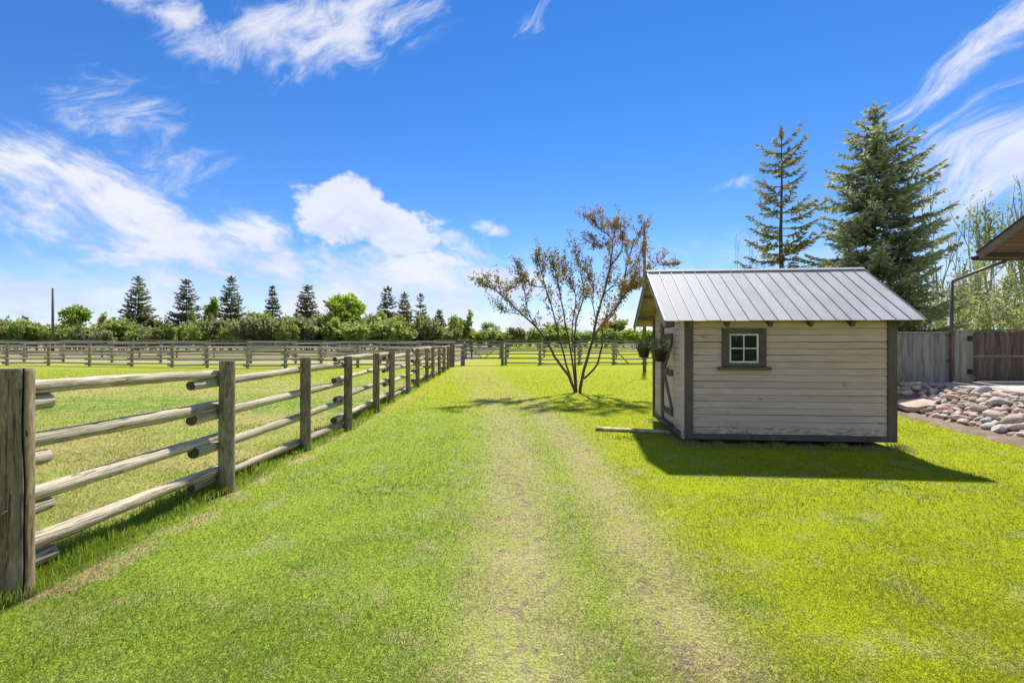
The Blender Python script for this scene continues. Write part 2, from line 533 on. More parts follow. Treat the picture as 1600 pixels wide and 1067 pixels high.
foliage('spruce_needles', [(.100, .120, .045), (.150, .172, .065), (.205, .215, .085), (.290, .280, .13)], .45)
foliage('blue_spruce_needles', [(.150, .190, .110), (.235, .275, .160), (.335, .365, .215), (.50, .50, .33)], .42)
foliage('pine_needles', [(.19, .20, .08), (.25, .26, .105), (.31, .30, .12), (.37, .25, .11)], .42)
foliage('bush_leaves', [(.195, .265, .060), (.27, .345, .075), (.35, .42, .09), (.42, .46, .14)], .5)
foliage('grey_bush_leaves', [(.195, .225, .090), (.26, .285, .11), (.32, .335, .14), (.38, .38, .18)], .5)
foliage('bright_leaves', [(.22, .33, .03), (.30, .42, .035), (.38, .49, .045), (.46, .54, .07)], .5)
foliage('spring_leaves', [(.25, .29, .09), (.33, .37, .12), (.42, .44, .17), (.46, .45, .24)], .48)
foliage('bronze_leaves', [(.15, .18, .05), (.22, .25, .07), (.28, .24, .075), (.38, .21, .07), (.48, .25, .08), (.33, .31, .10)], .45)
foliage('planter_leaves', [(.15, .22, .07), (.23, .30, .11), (.30, .35, .14), (.24, .30, .13)], .42)
foliage('straw_blades', [(.32, .27, .12), (.46, .39, .19), (.20, .26, .05), (.28, .32, .09)], .4)
foliage('weed_blades', [(.18, .28, .03), (.235, .335, .035), (.30, .385, .04), (.42, .40, .15)], .5)
plain('bark_grey', (.13, .11, .09), .9, var=.4, sc=18)
plain('bark_spruce', (.12, .08, .055), .9, var=.4, sc=14)
plain('bark_fruit', (.105, .078, .066), .85, var=.35, sc=22)
plain('bark_aspen', (.30, .29, .24), .85, var=.35, sc=9)
plain('pole_wood', (.17, .15, .13), .9, var=.3, sc=9)


def rock_material(name, a, b, c):
    m, n = mat(name)
    v, rnd = objvec(n, (1, 1, 1), 91)
    g = n.noise(v, 2.6, 6, .65)
    f = n.noise(v, 24, 4, .7)
    col = n.ramp(g, [(.3, a), (.52, b), (.72, c)])
    col = n.mix(n.smooth(f, .5, .75, 0, .4), col, n.mix(1.0, col, (.6, .56, .52), 'MULTIPLY'))
    vv = n.m('ADD', .8, n.m('MULTIPLY', rnd, .4))
    col = n.mix(1.0, col, n.comb(vv, vv, vv), 'MULTIPLY')
    finish(m, n, col, .85, n.m('ADD', g, n.m('MULTIPLY', f, .3)), .4, .02, spec=.2)


rock_material('rock_tan', (.44, .335, .26), (.57, .45, .36), (.68, .57, .47))
rock_material('rock_pink', (.45, .30, .25), (.56, .40, .34), (.66, .53, .46))
rock_material('rock_pale', (.42, .39, .33), (.54, .51, .45), (.64, .61, .55))
rock_material('rock_grey', (.36, .335, .31), (.47, .44, .41), (.58, .55, .51))
rock_material('soil', (.15, .11, .08), (.22, .165, .12), (.30, .235, .18))
rock_material('concrete', (.42, .385, .33), (.50, .46, .40), (.57, .53, .47))


# ------------------------------------------------------------------ mesh helpers
def make_mesh(name, verts, faces, smooth=False):
    me = bpy.data.meshes.new(name)
    me.from_pydata([tuple(v) for v in verts], [], faces)
    if smooth:
        me.polygons.foreach_set('use_smooth', [True] * len(me.polygons))
    me.update()
    return me


def big_mesh(name, V, k, attr=None, smooth=False):
    """V: (n*k,3) vertices, every k consecutive ones a polygon; attr: one value for each polygon."""
    V = np.asarray(V, dtype=np.float32).reshape(-1, 3)
    nv = len(V)
    nf = nv // k
    me = bpy.data.meshes.new(name)
    me.vertices.add(nv)
    me.vertices.foreach_set('co', V.ravel())
    me.loops.add(nv)
    me.loops.foreach_set('vertex_index', np.arange(nv, dtype=np.int32))
    me.polygons.add(nf)
    me.polygons.foreach_set('loop_start', np.arange(0, nv, k, dtype=np.int32))
    me.update(calc_edges=True)
    if attr is not None:
        a = me.attributes.new('rnd', 'FLOAT', 'POINT')
        a.data.foreach_set('value', np.repeat(np.asarray(attr, dtype=np.float32), k))
    return me


def tag(o, label=None, cat=None, group=None, kind=None):
    if label:
        o['label'] = label
    if cat:
        o['category'] = cat
    if group:
        o['group'] = group
    if kind:
        o['kind'] = kind
    return o


def obj(name, me, material=None, parent=None, loc=(0, 0, 0), rot=None, scale=None):
    o = bpy.data.objects.new(name, me)
    COL.objects.link(o)
    o.parent = parent
    o.location = loc
    if rot is not None:
        o.rotation_euler = rot
    if scale is not None:
        o.scale = scale
    if material and me and not me.materials:
        for mm in (material if isinstance(material, (list, tuple)) else [material]):
            me.materials.append(MATS[mm])
    return o


def thing(name, label, cat, loc=(0, 0, 0), rotz=0.0, group=None):
    o = bpy.data.objects.new(name, None)
    o.empty_display_size = .2
    COL.objects.link(o)
    o.location = loc
    o.rotation_euler = (0, 0, rotz)
    return tag(o, label, cat, group)


class MB:
    def __init__(self):
        self.v, self.f, self.mi = [], [], []

    def face(self, f, m=0):
        self.f.append(f)
        self.mi.append(m)

    def box(self, x0, x1, y0, y1, z0, z1, b=0.0, M=None, m=0):
        """Box with chamfered long edges when b > 0."""
        base = len(self.v)
        if b <= 0:
            pts = [(x0, y0, z0), (x1, y0, z0), (x1, y1, z0), (x0, y1, z0), (x0, y0, z1), (x1, y0, z1), (x1, y1, z1), (x0, y1, z1)]
            fs = [(0, 3, 2, 1), (4, 5, 6, 7), (0, 1, 5, 4), (1, 2, 6, 5), (2, 3, 7, 6), (3, 0, 4, 7)]
        else:
            b = min(b, (x1 - x0) * .45, (y1 - y0) * .45, (z1 - z0) * .45)
            pts = []
            for x, sx in ((x0, 1), (x1, -1)):
                for y, sy in ((y0, 1), (y1, -1)):
                    for z, sz in ((z0, 1), (z1, -1)):
                        pts += [(x, y + b * sy, z + b * sz), (x + b * sx, y, z + b * sz), (x + b * sx, y + b * sy, z)]
            ix = lambda i, j, k, a: ((i * 2 + j) * 2 + k) * 3 + a
            fs = [(ix(0, 0, 0, 0), ix(0, 0, 1, 0), ix(0, 1, 1, 0), ix(0, 1, 0, 0)), (ix(1, 0, 0, 0), ix(1, 1, 0, 0), ix(1, 1, 1, 0), ix(1, 0, 1, 0)),
                  (ix(0, 0, 0, 1), ix(1, 0, 0, 1), ix(1, 0, 1, 1), ix(0, 0, 1, 1)), (ix(0, 1, 0, 1), ix(0, 1, 1, 1), ix(1, 1, 1, 1), ix(1, 1, 0, 1)),
                  (ix(0, 0, 0, 2), ix(0, 1, 0, 2), ix(1, 1, 0, 2), ix(1, 0, 0, 2)), (ix(0, 0, 1, 2), ix(1, 0, 1, 2), ix(1, 1, 1, 2), ix(0, 1, 1, 2))]
            for j in (0, 1):
                for k in (0, 1):
                    fs.append((ix(0, j, k, 1), ix(0, j, k, 2), ix(1, j, k, 2), ix(1, j, k, 1)))
                    fs.append((ix(j, 0, k, 0), ix(j, 0, k, 2), ix(j, 1, k, 2), ix(j, 1, k, 0)))
                    fs.append((ix(j, k, 0, 0), ix(j, k, 0, 1), ix(j, k, 1, 1), ix(j, k, 1, 0)))
            for i in (0, 1):
                for j in (0, 1):
                    for k in (0, 1):
                        fs.append((ix(i, j, k, 0), ix(i, j, k, 1), ix(i, j, k, 2)))
        if M is not None:
            pts = [tuple(M @ Vector(p)) for p in pts]
        self.v += pts
        for f in fs:
            self.face(tuple(base + i for i in f), m)
        return self

    def prism(self, poly, a, b, axis=0, m=0):
        """Extrude a 2D polygon from a to b along an axis (0: poly is yz, 1: xz, 2: xy)."""
        base = len(self.v)
        k = len(poly)
        for t in (a, b):
            for p, q in poly:
                self.v.append((t, p, q) if axis == 0 else (p, t, q) if axis == 1 else (p, q, t))
        self.face(tuple(base + i for i in reversed(range(k))), m)
        self.face(tuple(base + k + i for i in range(k)), m)
        for i in range(k):
            j = (i + 1) % k
            self.face((base + i, base + j, base + k + j, base + k + i), m)
        return self

    def tube(self, pts, radii, seg=6, cap=True, m=0):
        pts = [Vector(p) for p in pts]
        base = len(self.v)
        up = None
        for i, p in enumerate(pts):
            d = (pts[min(i + 1, len(pts) - 1)] - pts[max(i - 1, 0)]).normalized()
            if up is None:
                up = d.orthogonal().normalized()
            else:
                up = (up - d * up.dot(d))
                up = up.normalized() if up.length > 1e-6 else d.orthogonal().normalized()
            s = d.cross(up)
            for j in range(seg):
                a = 2 * math.pi * j / seg
                self.v.append(tuple(p + (up * math.cos(a) + s * math.sin(a)) * radii[i]))
        for i in range(len(pts) - 1):
            for j in range(seg):
                k = (j + 1) % seg
                self.face((base + i * seg + j, base + i * seg + k, base + (i + 1) * seg + k, base + (i + 1) * seg + j), m)
        if cap:
            self.face(tuple(base + j for j in reversed(range(seg))), m)
            e = base + (len(pts) - 1) * seg
            self.face(tuple(e + j for j in range(seg)), m)
        return self

    def mesh(self, name, mats=None, smooth=False):
        me = make_mesh(name, self.v, self.f, smooth)
        for mm in mats or []:
            me.materials.append(MATS[mm])
        if any(self.mi):
            me.polygons.foreach_set('material_index', self.mi)
        return me

    def build(self, name, material, parent=None, loc=(0, 0, 0), rot=None, smooth=False):
        mats = material if isinstance(material, (list, tuple)) else [material]
        return obj(name, self.mesh(name, mats, smooth), None, parent, loc, rot)


def gp(px, py, z=0.0):
    """World point on the level z seen at a place of the photograph."""
    y = FPX * (CAMH - z) / (py - HZ)
    return Vector(((px - 800) / FPX * y, y, z))


def at_depth(px, py, y):
    return Vector(((px - 800) / FPX * y, y, CAMH + (HZ - py) / FPX * y))


# ------------------------------------------------------------------ setting: ground, bank, patio
SHED_LOC, SHED_A = Vector((2.60, 7.13, 0)), R(5.0)
PATIO_Z, PATIO_X, FENCE_Y = .54, 10.2, 11.8


def ground():
    xs = sorted(set([-1500, -600, -250, -120] + list(np.arange(-60, 61, 2.0)) + [120, 250, 600, 1500]))
    ys = sorted(set([-600, -200, -60, -20] + list(np.arange(-8, 61, 2.0)) + [80, 120, 200, 400, 900, 2500]))
    V, F = [], []
    for y in ys:
        for x in xs:
            V.append((x, y, 0.0))
    w = len(xs)
    for j in range(len(ys) - 1):
        for i in range(w - 1):
            F.append((j * w + i, j * w + i + 1, (j + 1) * w + i + 1, (j + 1) * w + i))
    tag(obj('ground', make_mesh('ground', V, F), 'lawn_ground'), kind='structure')


ground()


def x_low(y):
    return 8.30 + max(-2.5, (y - 8.6)) * .22 if y < 11 else 8.83 + (y - 11) * .1


def sstep(a, b, x):
    t = min(1, max(0, (x - a) / (b - a)))
    return t * t * (3 - 2 * t)


def bank_z(x, y):
    lo = x_low(y)
    s = (x - lo) / (PATIO_X - lo)
    s = min(1, max(0, s))
    sy = sstep(9.9, 11.5, y) * sstep(lo, lo + .55, x)
    return .012 + (PATIO_Z - .06) * max(s ** .9, sy)


def bank():
    V, F = [], []
    ny, nx = 60, 26
    for j in range(ny + 1):
        y = 2.0 + (FENCE_Y + .25 - 2.0) * j / ny
        for i in range(nx + 1):
            lo = x_low(y) - .55
            x = lo + (PATIO_X + .02 - lo) * i / nx
            z = bank_z(x, y) + (.02 * math.sin(x * 9 + y * 7) + .025 * math.sin(x * 17 - y * 13)) * (1 if 0 < i < nx else 0)
            V.append((x, y, max(z, .006) if i > 0 else -.01))
    for j in range(ny):
        for i in range(nx):
            a = j * (nx + 1) + i
            F.append((a, a + 1, a + nx + 2, a + nx + 1))
    tag(obj('soil_bank', make_mesh('soil_bank', V, F, True), 'soil'), kind='structure')


bank()
p_ = MB().box(PATIO_X, 15.5, -2.0, FENCE_Y + .6, .02, PATIO_Z, .012).build('patio', 'concrete')
tag(p_, kind='structure')


# ------------------------------------------------------------------ log pieces
def log_mesh(name, seg=12, rings=14, bend=.006, rough=.05, seed=0, mats=('weathered_log', 'end_grain')):
    r = random.Random(seed)
    V, F, MI = [], [], []
    ph = [r.uniform(0, 6.28) for _ in range(6)]
    for i in range(rings + 1):
        t = i / rings
        cy = bend * 4 * (math.sin(t * 3.1 + ph[0]) - math.sin(ph[0])) * .25 / .045
        cz = bend * 4 * (math.sin(t * 4.2 + ph[1]) - math.sin(ph[1])) * .25 / .045
        tr = 1.06 - .15 * t + .04 * math.sin(9 * t + ph[2]) + .03 * math.sin(31 * t + ph[4])
        for j in range(seg):
            a = 2 * math.pi * j / seg
            k = tr * (1 + rough * math.sin(2 * a + ph[3] + 2 * t) * .6 + rough * .5 * r.uniform(-1, 1))
            V.append((t, cy + k * math.cos(a), cz + k * math.sin(a)))
    for i in range(rings):
        for j in range(seg):
            k = (j + 1) % seg
            F.append((i * seg + j, i * seg + k, (i + 1) * seg + k, (i + 1) * seg + j))
            MI.append(0)
    F.append(tuple(reversed(range(seg))))
    F.append(tuple(rings * seg + j for j in range(seg)))
    MI += [1, 1]
    me = make_mesh(name, V, F)
    me.polygons.foreach_set('use_smooth', [m == 0 for m in MI])
    me.polygons.foreach_set('material_index', MI)
    for mm in mats:
        me.materials.append(MATS[mm])
    return me


def post_mesh(name, seg=14, seed=0, mats=('post_wood', 'end_grain'), crack=None, rings=8):
    r = random.Random(seed)
    V, F, MI = [], [], []
    ph = [r.uniform(0, 6.28) for _ in range(4)]
    angs = [2 * math.pi * j / seg for j in range(seg)]
    if crack is not None:
        crack %= 2 * math.pi
        angs = sorted([a for a in angs if abs((a - crack + math.pi) % (2 * math.pi) - math.pi) > .17] + [crack - .14, crack - .065, crack - .03, crack + .03, crack + .055, crack + .14])
        seg = len(angs)
    zs = [i / rings * .985 for i in range(rings + 1)] + [1.0]
    for i, t in enumerate(zs):
        tp = 1.03 - .06 * t - (.07 if i == len(zs) - 1 else 0)
        for a in angs:
            k = tp * (1 + .03 * math.sin(2 * a + ph[0] + t) + .02 * math.sin(3 * a + ph[1] - 2 * t) + r.uniform(-.008, .008))
            if crack is not None:
                dd = abs((a - crack + math.pi) % (2 * math.pi) - math.pi)
                if dd < .04:
                    k *= .55 if t > .03 else .9
            wob = (.05 * math.sin(6 * t + ph[2]) + .03 * math.sin(15 * t)) if crack is not None else 0
            V.append((k * math.cos(a + wob), k * math.sin(a + wob), t))
    n = len(zs)
    for i in range(n - 1):
        for j in range(seg):
            k = (j + 1) % seg
            F.append((i * seg + j, i * seg + k, (i + 1) * seg + k, (i + 1) * seg + j))
            MI.append(1 if crack is not None and crack - .08 < angs[j] < crack + .04 else 0)
    F.append(tuple((n - 1) * seg + j for j in range(seg)))
    MI.append(0)
    me = make_mesh(name, V, F)
    me.polygons.foreach_set('use_smooth', [len(f) == 4 and m_ == 0 for f, m_ in zip(F, MI)])
    me.polygons.foreach_set('material_index', MI)
    for mm in mats:
        me.materials.append(MATS[mm])
    return me


def lay(o, a, b, rad, roll=0.0):
    """Put a unit log (along +X, radius 1) from a to b."""
    a, b = Vector(a), Vector(b)
    d = b - a
    q = d.to_track_quat('X', 'Z')
    o.rotation_mode = 'QUATERNION'
    o.rotation_quaternion = q @ Matrix.Rotation(roll, 3, 'X').to_quaternion()
    o.location = a
    o.scale = (d.length, rad, rad)


LOGS = [log_mesh('rail', 12, 22, .009, .10, s) for s in range(6)]
POSTS = [post_mesh('post', 14, s) for s in range(3)]

# near log fence on the left of the drive
near_px = [(354, 768.5, 563.5), (477.5, 703, 558.4), (543.5, 671.7, 556.6), (587.5, 644.6, 552), (612, 628, 548.5), (637.6, 614.5, 545.5), (652.6, 605, 544.3),
           (667, 596.5, 543.7), (676.6, 591, 543), (686.5, 586, 542.6), (694, 581.5, 541.8), (700, 577, 541), (704.5, 573.4, 540)]
posts = [(Vector((-3.02, .95, 0)), 1.36, .078), (Vector((-3.005, 2.86, 0)), 1.388, .090)]
for px, b_, t_ in near_px:
    p = gp(px, b_)
    posts.append((p, CAMH * (b_ - t_) / (b_ - HZ), .074))
base = posts[0][0]
nf = thing('log_rail_fence', 'long weathered log rail fence running along the left side of the grassy drive', 'fence', base)
crack_post = post_mesh('post', 36, 11, ('brown_post_wood', 'end_grain'), crack=-.36, rings=22)
for i, (p, h, r_) in enumerate(posts):
    o = obj('post', crack_post if i == 1 else POSTS[i % 3], None, nf, p - base + Vector((0, 0, -.02)), (random.uniform(-.006, .006), random.uniform(-.006, .006), 0 if i == 1 else random.uniform(0, 6)), (r_, r_, h + .02))
    if i == 1:
        o['label'] = 'thick brown post with a long vertical crack'
# bent nail with wire end in the cracked post
MB().tube([(0, 0, 0), (.02, -.035, .006), (.045, -.05, .022), (.062, -.05, .03)], [.003] * 4, 5).build('nail', 'wire', nf, Vector((-3.005 + .035, 2.86 - .088, .545)) - base)

HA = [1.245, .905, .567, .24]
HB = [1.137, .795, .468, .125]
spans = [(0, 1, HB, -.22, .33), (1, 2, HA, -.35, .10), (2, 4, HB, -.34, .12), (4, 6, HA, -.36, .12), (6, 8, HB, -.32, .12), (8, 10, HA, -.34, .12),
         (10, 12, HB, -.34, .12), (12, 14, HA, -.34, .08)]
for si, (i0, i1, hs_, s0, s1) in enumerate(spans):
    for hi, h in enumerate(hs_):
        a, b = posts[i0][0], posts[i1][0]
        d = (b - a).normalized()
        side = Vector((-d.y, d.x, 0))
        off = posts[i0][2] + .044
        off2 = posts[i1][2] + .044
        ex0, ex1 = s0 + random.uniform(-.05, .04), s1 + random.uniform(-.04, .04)
        A = a + side * off + d * ex0 + Vector((0, 0, h + random.uniform(-.012, .012)))
        B = b + side * off2 + d * ex1 + Vector((0, 0, h + random.uniform(-.022, .022)))
        o = obj('rail', LOGS[(si * 4 + hi) % 6], None, nf)
        rad = random.uniform(.046, .054)
        if random.random() < .5:
            A, B = B, A
        lay(o, A - base, B - base, rad, random.uniform(0, 6))


# far corral fences
def rail_fence(name, label, pts, heights, rad, log_mats, post_mats, post_h, post_r=.075, group=None, hvar=.03, front=True, tall=()):
    t = thing(name, label, 'fence', pts[0], 0, group)
    logs = [log_mesh('rail', 7, 3, .004, .06, 50 + s, (log_mats, 'end_grain')) for s in range(3)]
    pm = [post_mesh('post', 9, 60 + s, (post_mats[s % len(post_mats)], 'end_grain'), rings=2) for s in range(3)]
    b0 = pts[0]
    for i, p in enumerate(pts):
        h = post_h + random.uniform(-.06, .06)
        obj('post', pm[(i * 2 + (i // 3)) % 3], None, t, p - b0, (random.uniform(-.015, .015), random.uniform(-.015, .015), random.uniform(0, 6)), (post_r, post_r, h))
    for i in range(len(pts) - 1):
        a, b = pts[i], pts[i + 1]
        d = (b - a).normalized()
        side = Vector((d.y, -d.x, 0)) * (1 if front else -1)
        if side.y > 0 and front:
            side = -side
        for hi, h in enumerate(heights):
            o = obj('rail', logs[(i + hi) % 3], None, t)
            up = .0 if i % 2 else rad * 1.5
            A = a + side * (post_r + rad * .8) - d * .18 + Vector((0, 0, h + up + random.uniform(-hvar, hvar)))
            B = b + side * (post_r + rad * .8) + d * .18 + Vector((0, 0, h + up + random.uniform(-hvar, hvar)))
            lay(o, A - b0, B - b0, rad * random.uniform(.9, 1.1), random.uniform(0, 6))
    return t


far1 = [gp(x, y) for x, y in ((-62, 570), (11, 570.3), (76, 571), (140, 572), (206, 572.6), (269, 573.6), (324, 574.3), (387, 575), (446, 575), (502, 574.6), (559, 574), (606, 574), (655, 574))]
far1.append(posts[-1][0] + Vector((-.16, .12, 0)))
rail_fence('corral_fence', 'brown-posted four-rail corral fence closing the far side of the grass paddock', far1, [.14, .45, .80, 1.14], .05, 'far_rail_wood',
           ['post_wood', 'pale_post_wood', 'post_wood'], 1.40, .085)
far2 = [gp(x, y) for x, y in ((-30, 565), (38, 565), (99, 565.5), (175, 566), (251, 567), (322, 567), (392, 567.5), (462, 567.5), (530, 567.5), (594, 567.5), (655, 567.5), (708, 567.5))]
rail_fence('corral_fence', 'grey five-rail corral fence just behind the brown-posted paddock fence', far2, [.22, .52, .82, 1.12, 1.42], .055, 'far_rail_wood', ['grey_gate_wood', 'post_wood', 'grey_gate_wood'], 1.58, .085)
far3 = [Vector((x, 47 + .02 * x, 0)) for x in np.arange(-58, 22, 3.6)]
rail_fence('corral_fence', 'dark weathered plank-like fence farthest back, right before the hedge', far3, [.55, .95, 1.25, 1.52], .062, 'dark_rail_wood', ['dark_rail_wood'], 1.72, .08, hvar=.02)
# link between the near fence and the gate
gl, gr = gp(724.5, 571), gp(785, 570.3)
link = [posts[-1][0] + Vector((.12, .25, 0)), gl + Vector((-.12, 0, 0))]
rail_fence('rail_panel', 'short four-rail fence panel between the log fence and the gate', link, [.3, .6, .92, 1.22], .05, 'far_rail_wood', ['grey_gate_wood'], 1.36, .075)


# gate with braces
def gate():
    t = thing('wooden_gate', 'grey wooden field gate with crossed braces at the end of the drive', 'gate', gl)
    L = (gr - gl).length
    dv = (gr - gl).normalized()
    t.rotation_euler = (0, 0, math.atan2(dv.y, dv.x))
    for x, r_ in ((0.0, .085), (L, .10)):
        obj('gate_post', post_mesh('gate_post', 10, 5, ('grey_gate_wood', 'end_grain'), rings=3), None, t, (x, 0, 0), None, (r_, r_, 1.44))
    for z in (.46, .74, 1.02, 1.32):
        MB().box(.14, L - .16, -.02, .02, z - .045, z + .045, .006).build('gate_rail', 'grey_gate_wood', t)
    for x in (.14, L - .16):
        MB().box(x - .05, x + .05, -.068, -.023, .40, 1.38, .006).build('stile', 'grey_gate_wood', t)
    for a, b in (((.22, 1.28), (L * .48, .45)), ((L - .24, 1.28), (L * .52, .45))):
        A, B = Vector((a[0], -.05, a[1])), Vector((b[0], -.05, b[1]))
        d = B - A
        M = Matrix.Translation(A) @ d.to_track_quat('X', 'Y').to_matrix().to_4x4()
        MB().box(0, d.length, -.022, .022, -.045, .045, .006, M).build('brace', 'grey_gate_wood', t)
    for x in (.09,):
        for z in (.5, 1.25):
            MB().box(x - .05, x + .06, -.09, -.07, z - .03, z + .03).build('hinge', 'iron', t)


gate()
right = [gr + Vector((.22, .02, 0)), gp(844, 570), gp(905, 569.6), gp(959, 569.2), gp(1006, 569), gp(1060, 569), gp(1120, 569)]
rf = rail_fence('pasture_fence', 'grey five-rail pasture fence right of the gate, behind the bronze-leaved tree', right, [.06, .36, .68, 1.0, 1.32], .05, 'far_rail_wood', ['grey_gate_wood'], 1.46, .08)
b0 = right[0]
A, B = right[3] + Vector((.1, -.14, 1.0)), right[3] + Vector((.95, -.14, .08))
o = obj('brace', log_mesh('brace', 7, 3, .003, .05, 77, ('far_rail_wood', 'end_grain')), None, rf)
lay(o, A - b0, B - b0, .05)


# ------------------------------------------------------------------ shed
def shed():
    S = thing('garden_shed', 'small cream board shed with brown trim and a grey metal gable roof', 'shed', SHED_LOC, -SHED_A)
    Wd, Dp = 2.97, 2.15
    z0 = .17
    EY, EZ, RY, RZ = -.25, 1.872, 1.075, 2.765
    tanp = (RZ - EZ) / (RY - EY)
    roof_z = lambda y: EZ + (y - EY) * tanp if y <= RY else EZ + (2 * RY - EY - y) * tanp
    under = lambda y: roof_z(y) - .055
    # walls: a dark core with separate boards on it
    front = MB().prism([(.02, z0), (.05, z0), (.05, under(.05) - .01), (.02, under(.02) - .01)], .01, Wd - .01, 0).build('front_wall', 'dark_wood', S)
    back = MB().prism([(Dp - .05, z0), (Dp - .0, z0), (Dp - .0, under(Dp) - .01), (Dp - .05, under(Dp - .05) - .01)], .01, Wd - .01, 0).build('back_wall', 'cream_siding', S)
    gab = [(.052, z0), (Dp - .052, z0), (Dp - .052, under(Dp - .052) - .01), (RY, under(RY) - .01), (.052, under(.052) - .01)]
    right_w = MB().prism(gab, Wd - .05, Wd, 0).build('right_wall', 'cream_siding', S)
    left_w = MB().prism(gab, .02, .05, 0).build('door_wall', 'dark_wood', S)
    # front boards
    wx0, wx1, wz0, wz1 = .545, 1.16, 1.165, 1.742
    pitch = .0985
    z = z0
    k = 0
    while z < under(0) - .03:
        zt = min(z + pitch - random.uniform(.005, .008), under(0) - .012)
        spans_ = [(.112, Wd - .112)]
        if zt > wz0 + .01 and z < wz1 - .01:
            spans_ = [(.112, wx0 + .01), (wx1 - .01, Wd - .112)]
        for (a, b) in spans_:
            dz = random.uniform(-.0015, .0015)
            pr = random.uniform(0, .004)
            bd = MB()
            # lapped profile, slightly bowed along its length
            n = 6
            for i in range(n + 1):
                x = a + (b - a) * i / n
                w = .0025 * math.sin(3 * i / n + k * 1.7) + dz
                bd.v += [(x, -.011 - pr, z + w), (x, -.001 - pr, zt + w), (x, .022, zt + w), (x, .022, z + w)]
            for i in range(n):
                q = i * 4
                for e in range(4):
                    g = (e + 1) % 4
                    bd.face((q + e, q + 4 + e, q + 4 + g, q + g))
            bd.face((3, 2, 1, 0))
            q = n * 4
            bd.face((q, q + 1, q + 2, q + 3))
            bd.face
            bd.build('board', 'cream_siding', front)
        z += pitch
        k += 1
    # boards of the door wall, following the gable
    dy0, dy1, dzt = .60, 1.28, 1.80
    z = z0
    while z < under(RY) - .05:
        zt = z + pitch - .007
        zz = min(zt, under(RY) - .02)
        def yr(zq):
            if zq <= under(.0):
                return .05, Dp - .05
            s = (zq - (EZ - .065)) / tanp
            return max(.05, EY + s), min(Dp - .05, 2 * RY - EY - s)
        (a0, b0), (a1, b1) = yr(z), yr(zz)
        parts = [((a0, b0), (a1, b1))]
        if z < dzt and zz > .2:
            parts = [((a0, dy0), (a1, dy0)), ((dy1, b0), (dy1, b1))]
        for (p, q), (r_, s_) in parts:
            if q - p < .03 or s_ <= r_:
                continue
            pr = random.uniform(0, .004)
            bd = MB()
            bd.v += [(-.010 - pr, p, z), (-.010 - pr, q, z), (-.002 - pr, s_, zz), (-.002 - pr, r_, zz), (.022, p, z), (.022, q, z), (.022, s_, zz), (.022, r_, zz)]
            for f in ((0, 3, 2, 1), (4, 5, 6, 7), (0, 1, 5, 4), (1, 2, 6, 5), (2, 3, 7, 6), (3, 0, 4, 7)):
                bd.face(f)
            bd.build('board', 'cream_siding', left_w)
        z += pitch
    # corner trims, sill boards
    zt = under(0) - .012
    for x0, x1 in ((-.012, .115), (Wd - .115, Wd + .012)):
        MB().box(x0, x1, -.034, -.012, .088, zt, .004).build('corner_trim', 'trim_brown', S)
    MB().box(-.036, -.0125, -.034, .085, .088, zt, .004).build('corner_trim', 'cream_siding', S)
    MB().box(-.036, -.0125, Dp - .10, Dp + .01, .088, zt, .004).build('corner_trim', 'trim_brown', S)
    MB().box(.118, Wd - .118, -.032, .018, .088, .168, .004).build('sill_board', 'trim_brown', S)
    MB().box(-.034, .018, .088, Dp - .103, .088, .168, .004).build('sill_board', 'trim_brown', S)
    MB().box(.02, Wd - .02, .03, Dp - .02, .10, .16).build('floor_frame', 'dark_wood', S)
    for x in (.35, 1.5, 2.65):
        MB().box(x - .06, x + .06, .10, Dp - .06, -.01, .10, .006).build('skid', 'dark_wood', S)
    # window
    Wn = MB().box(.632, 1.068, .0, .018, 1.222, 1.672).build('window', 'dark_wood', S)
    sx0, sx1, sz0, sz1 = .640, 1.060, 1.232, 1.664
    for n_, bx in (('jamb', (wx0 - .008, sx0 - .002, -.038, .0, sz0 - .055, sz1 + .003)), ('jamb', (sx1 + .002, wx1 + .008, -.038, .0, sz0 - .055, sz1 + .003)),
                   ('head_trim', (wx0 - .008, wx1 + .008, -.041, .0, sz1 + .005, wz1 + .004)), ('apron', (sx0, sx1, -.034, .0, sz0 - .055, sz0 - .004))):
        MB().box(*bx, .004).build(n_, 'trim_brown', Wn)
    MB().box(wx0 - .075, wx1 + .06, -.085, .0, 1.128, 1.174, .006).build('sill', 'trim_brown', Wn)
    f = .026
    for bx in ((sx0, sx0 + f, sz0, sz1), (sx1 - f, sx1, sz0, sz1), (sx0 + f, sx1 - f, sz1 - f, sz1), (sx0 + f, sx1 - f, sz0, sz0 + f)):
        MB().box(bx[0], bx[1], -.026, .002, bx[2], bx[3], .003).build('sash', 'white_paint', Wn)
    xm, zm = (sx0 + sx1) / 2, (sz0 + sz1) / 2
    MB().box(xm - .009, xm + .009, -.022, -.002, sz0 + f, sz1 - f, .003).build('muntin', 'white_paint', Wn)
    for a, b in ((sx0 + f, xm - .009), (xm + .009, sx1 - f)):
        MB().box(a, b, -.021, -.002, zm - .009, zm + .009, .003).build('muntin', 'white_paint', Wn)
        for c, d in ((sz0 + f, zm - .009), (zm + .009, sz1 - f)):
            MB().box(a, b, -.012, -.007, c, d).build('pane', 'dark_window_glass', Wn)
    # door in the gable wall
    D = MB().box(.004, .02, dy0 + .01, dy1 - .01, .20, dzt - .01).build('door', 'cream_siding', S)
    nb = 5
    for i in range(nb):
        a = dy0 + .012 + (dy1 - dy0 - .024) * i / nb
        b = dy0 + .012 + (dy1 - dy0 - .024) * (i + 1) / nb - .006
        MB().box(-.014, .004, a, b, .20, dzt - .012, .003).build('door_board', 'cream_siding', D)
    for zb in (.32, .98, 1.58):
        MB().box(-.040, -.0145, dy0 + .03, dy1 - .03, zb, zb + .10, .004).build('ledge', 'trim_brown', D)
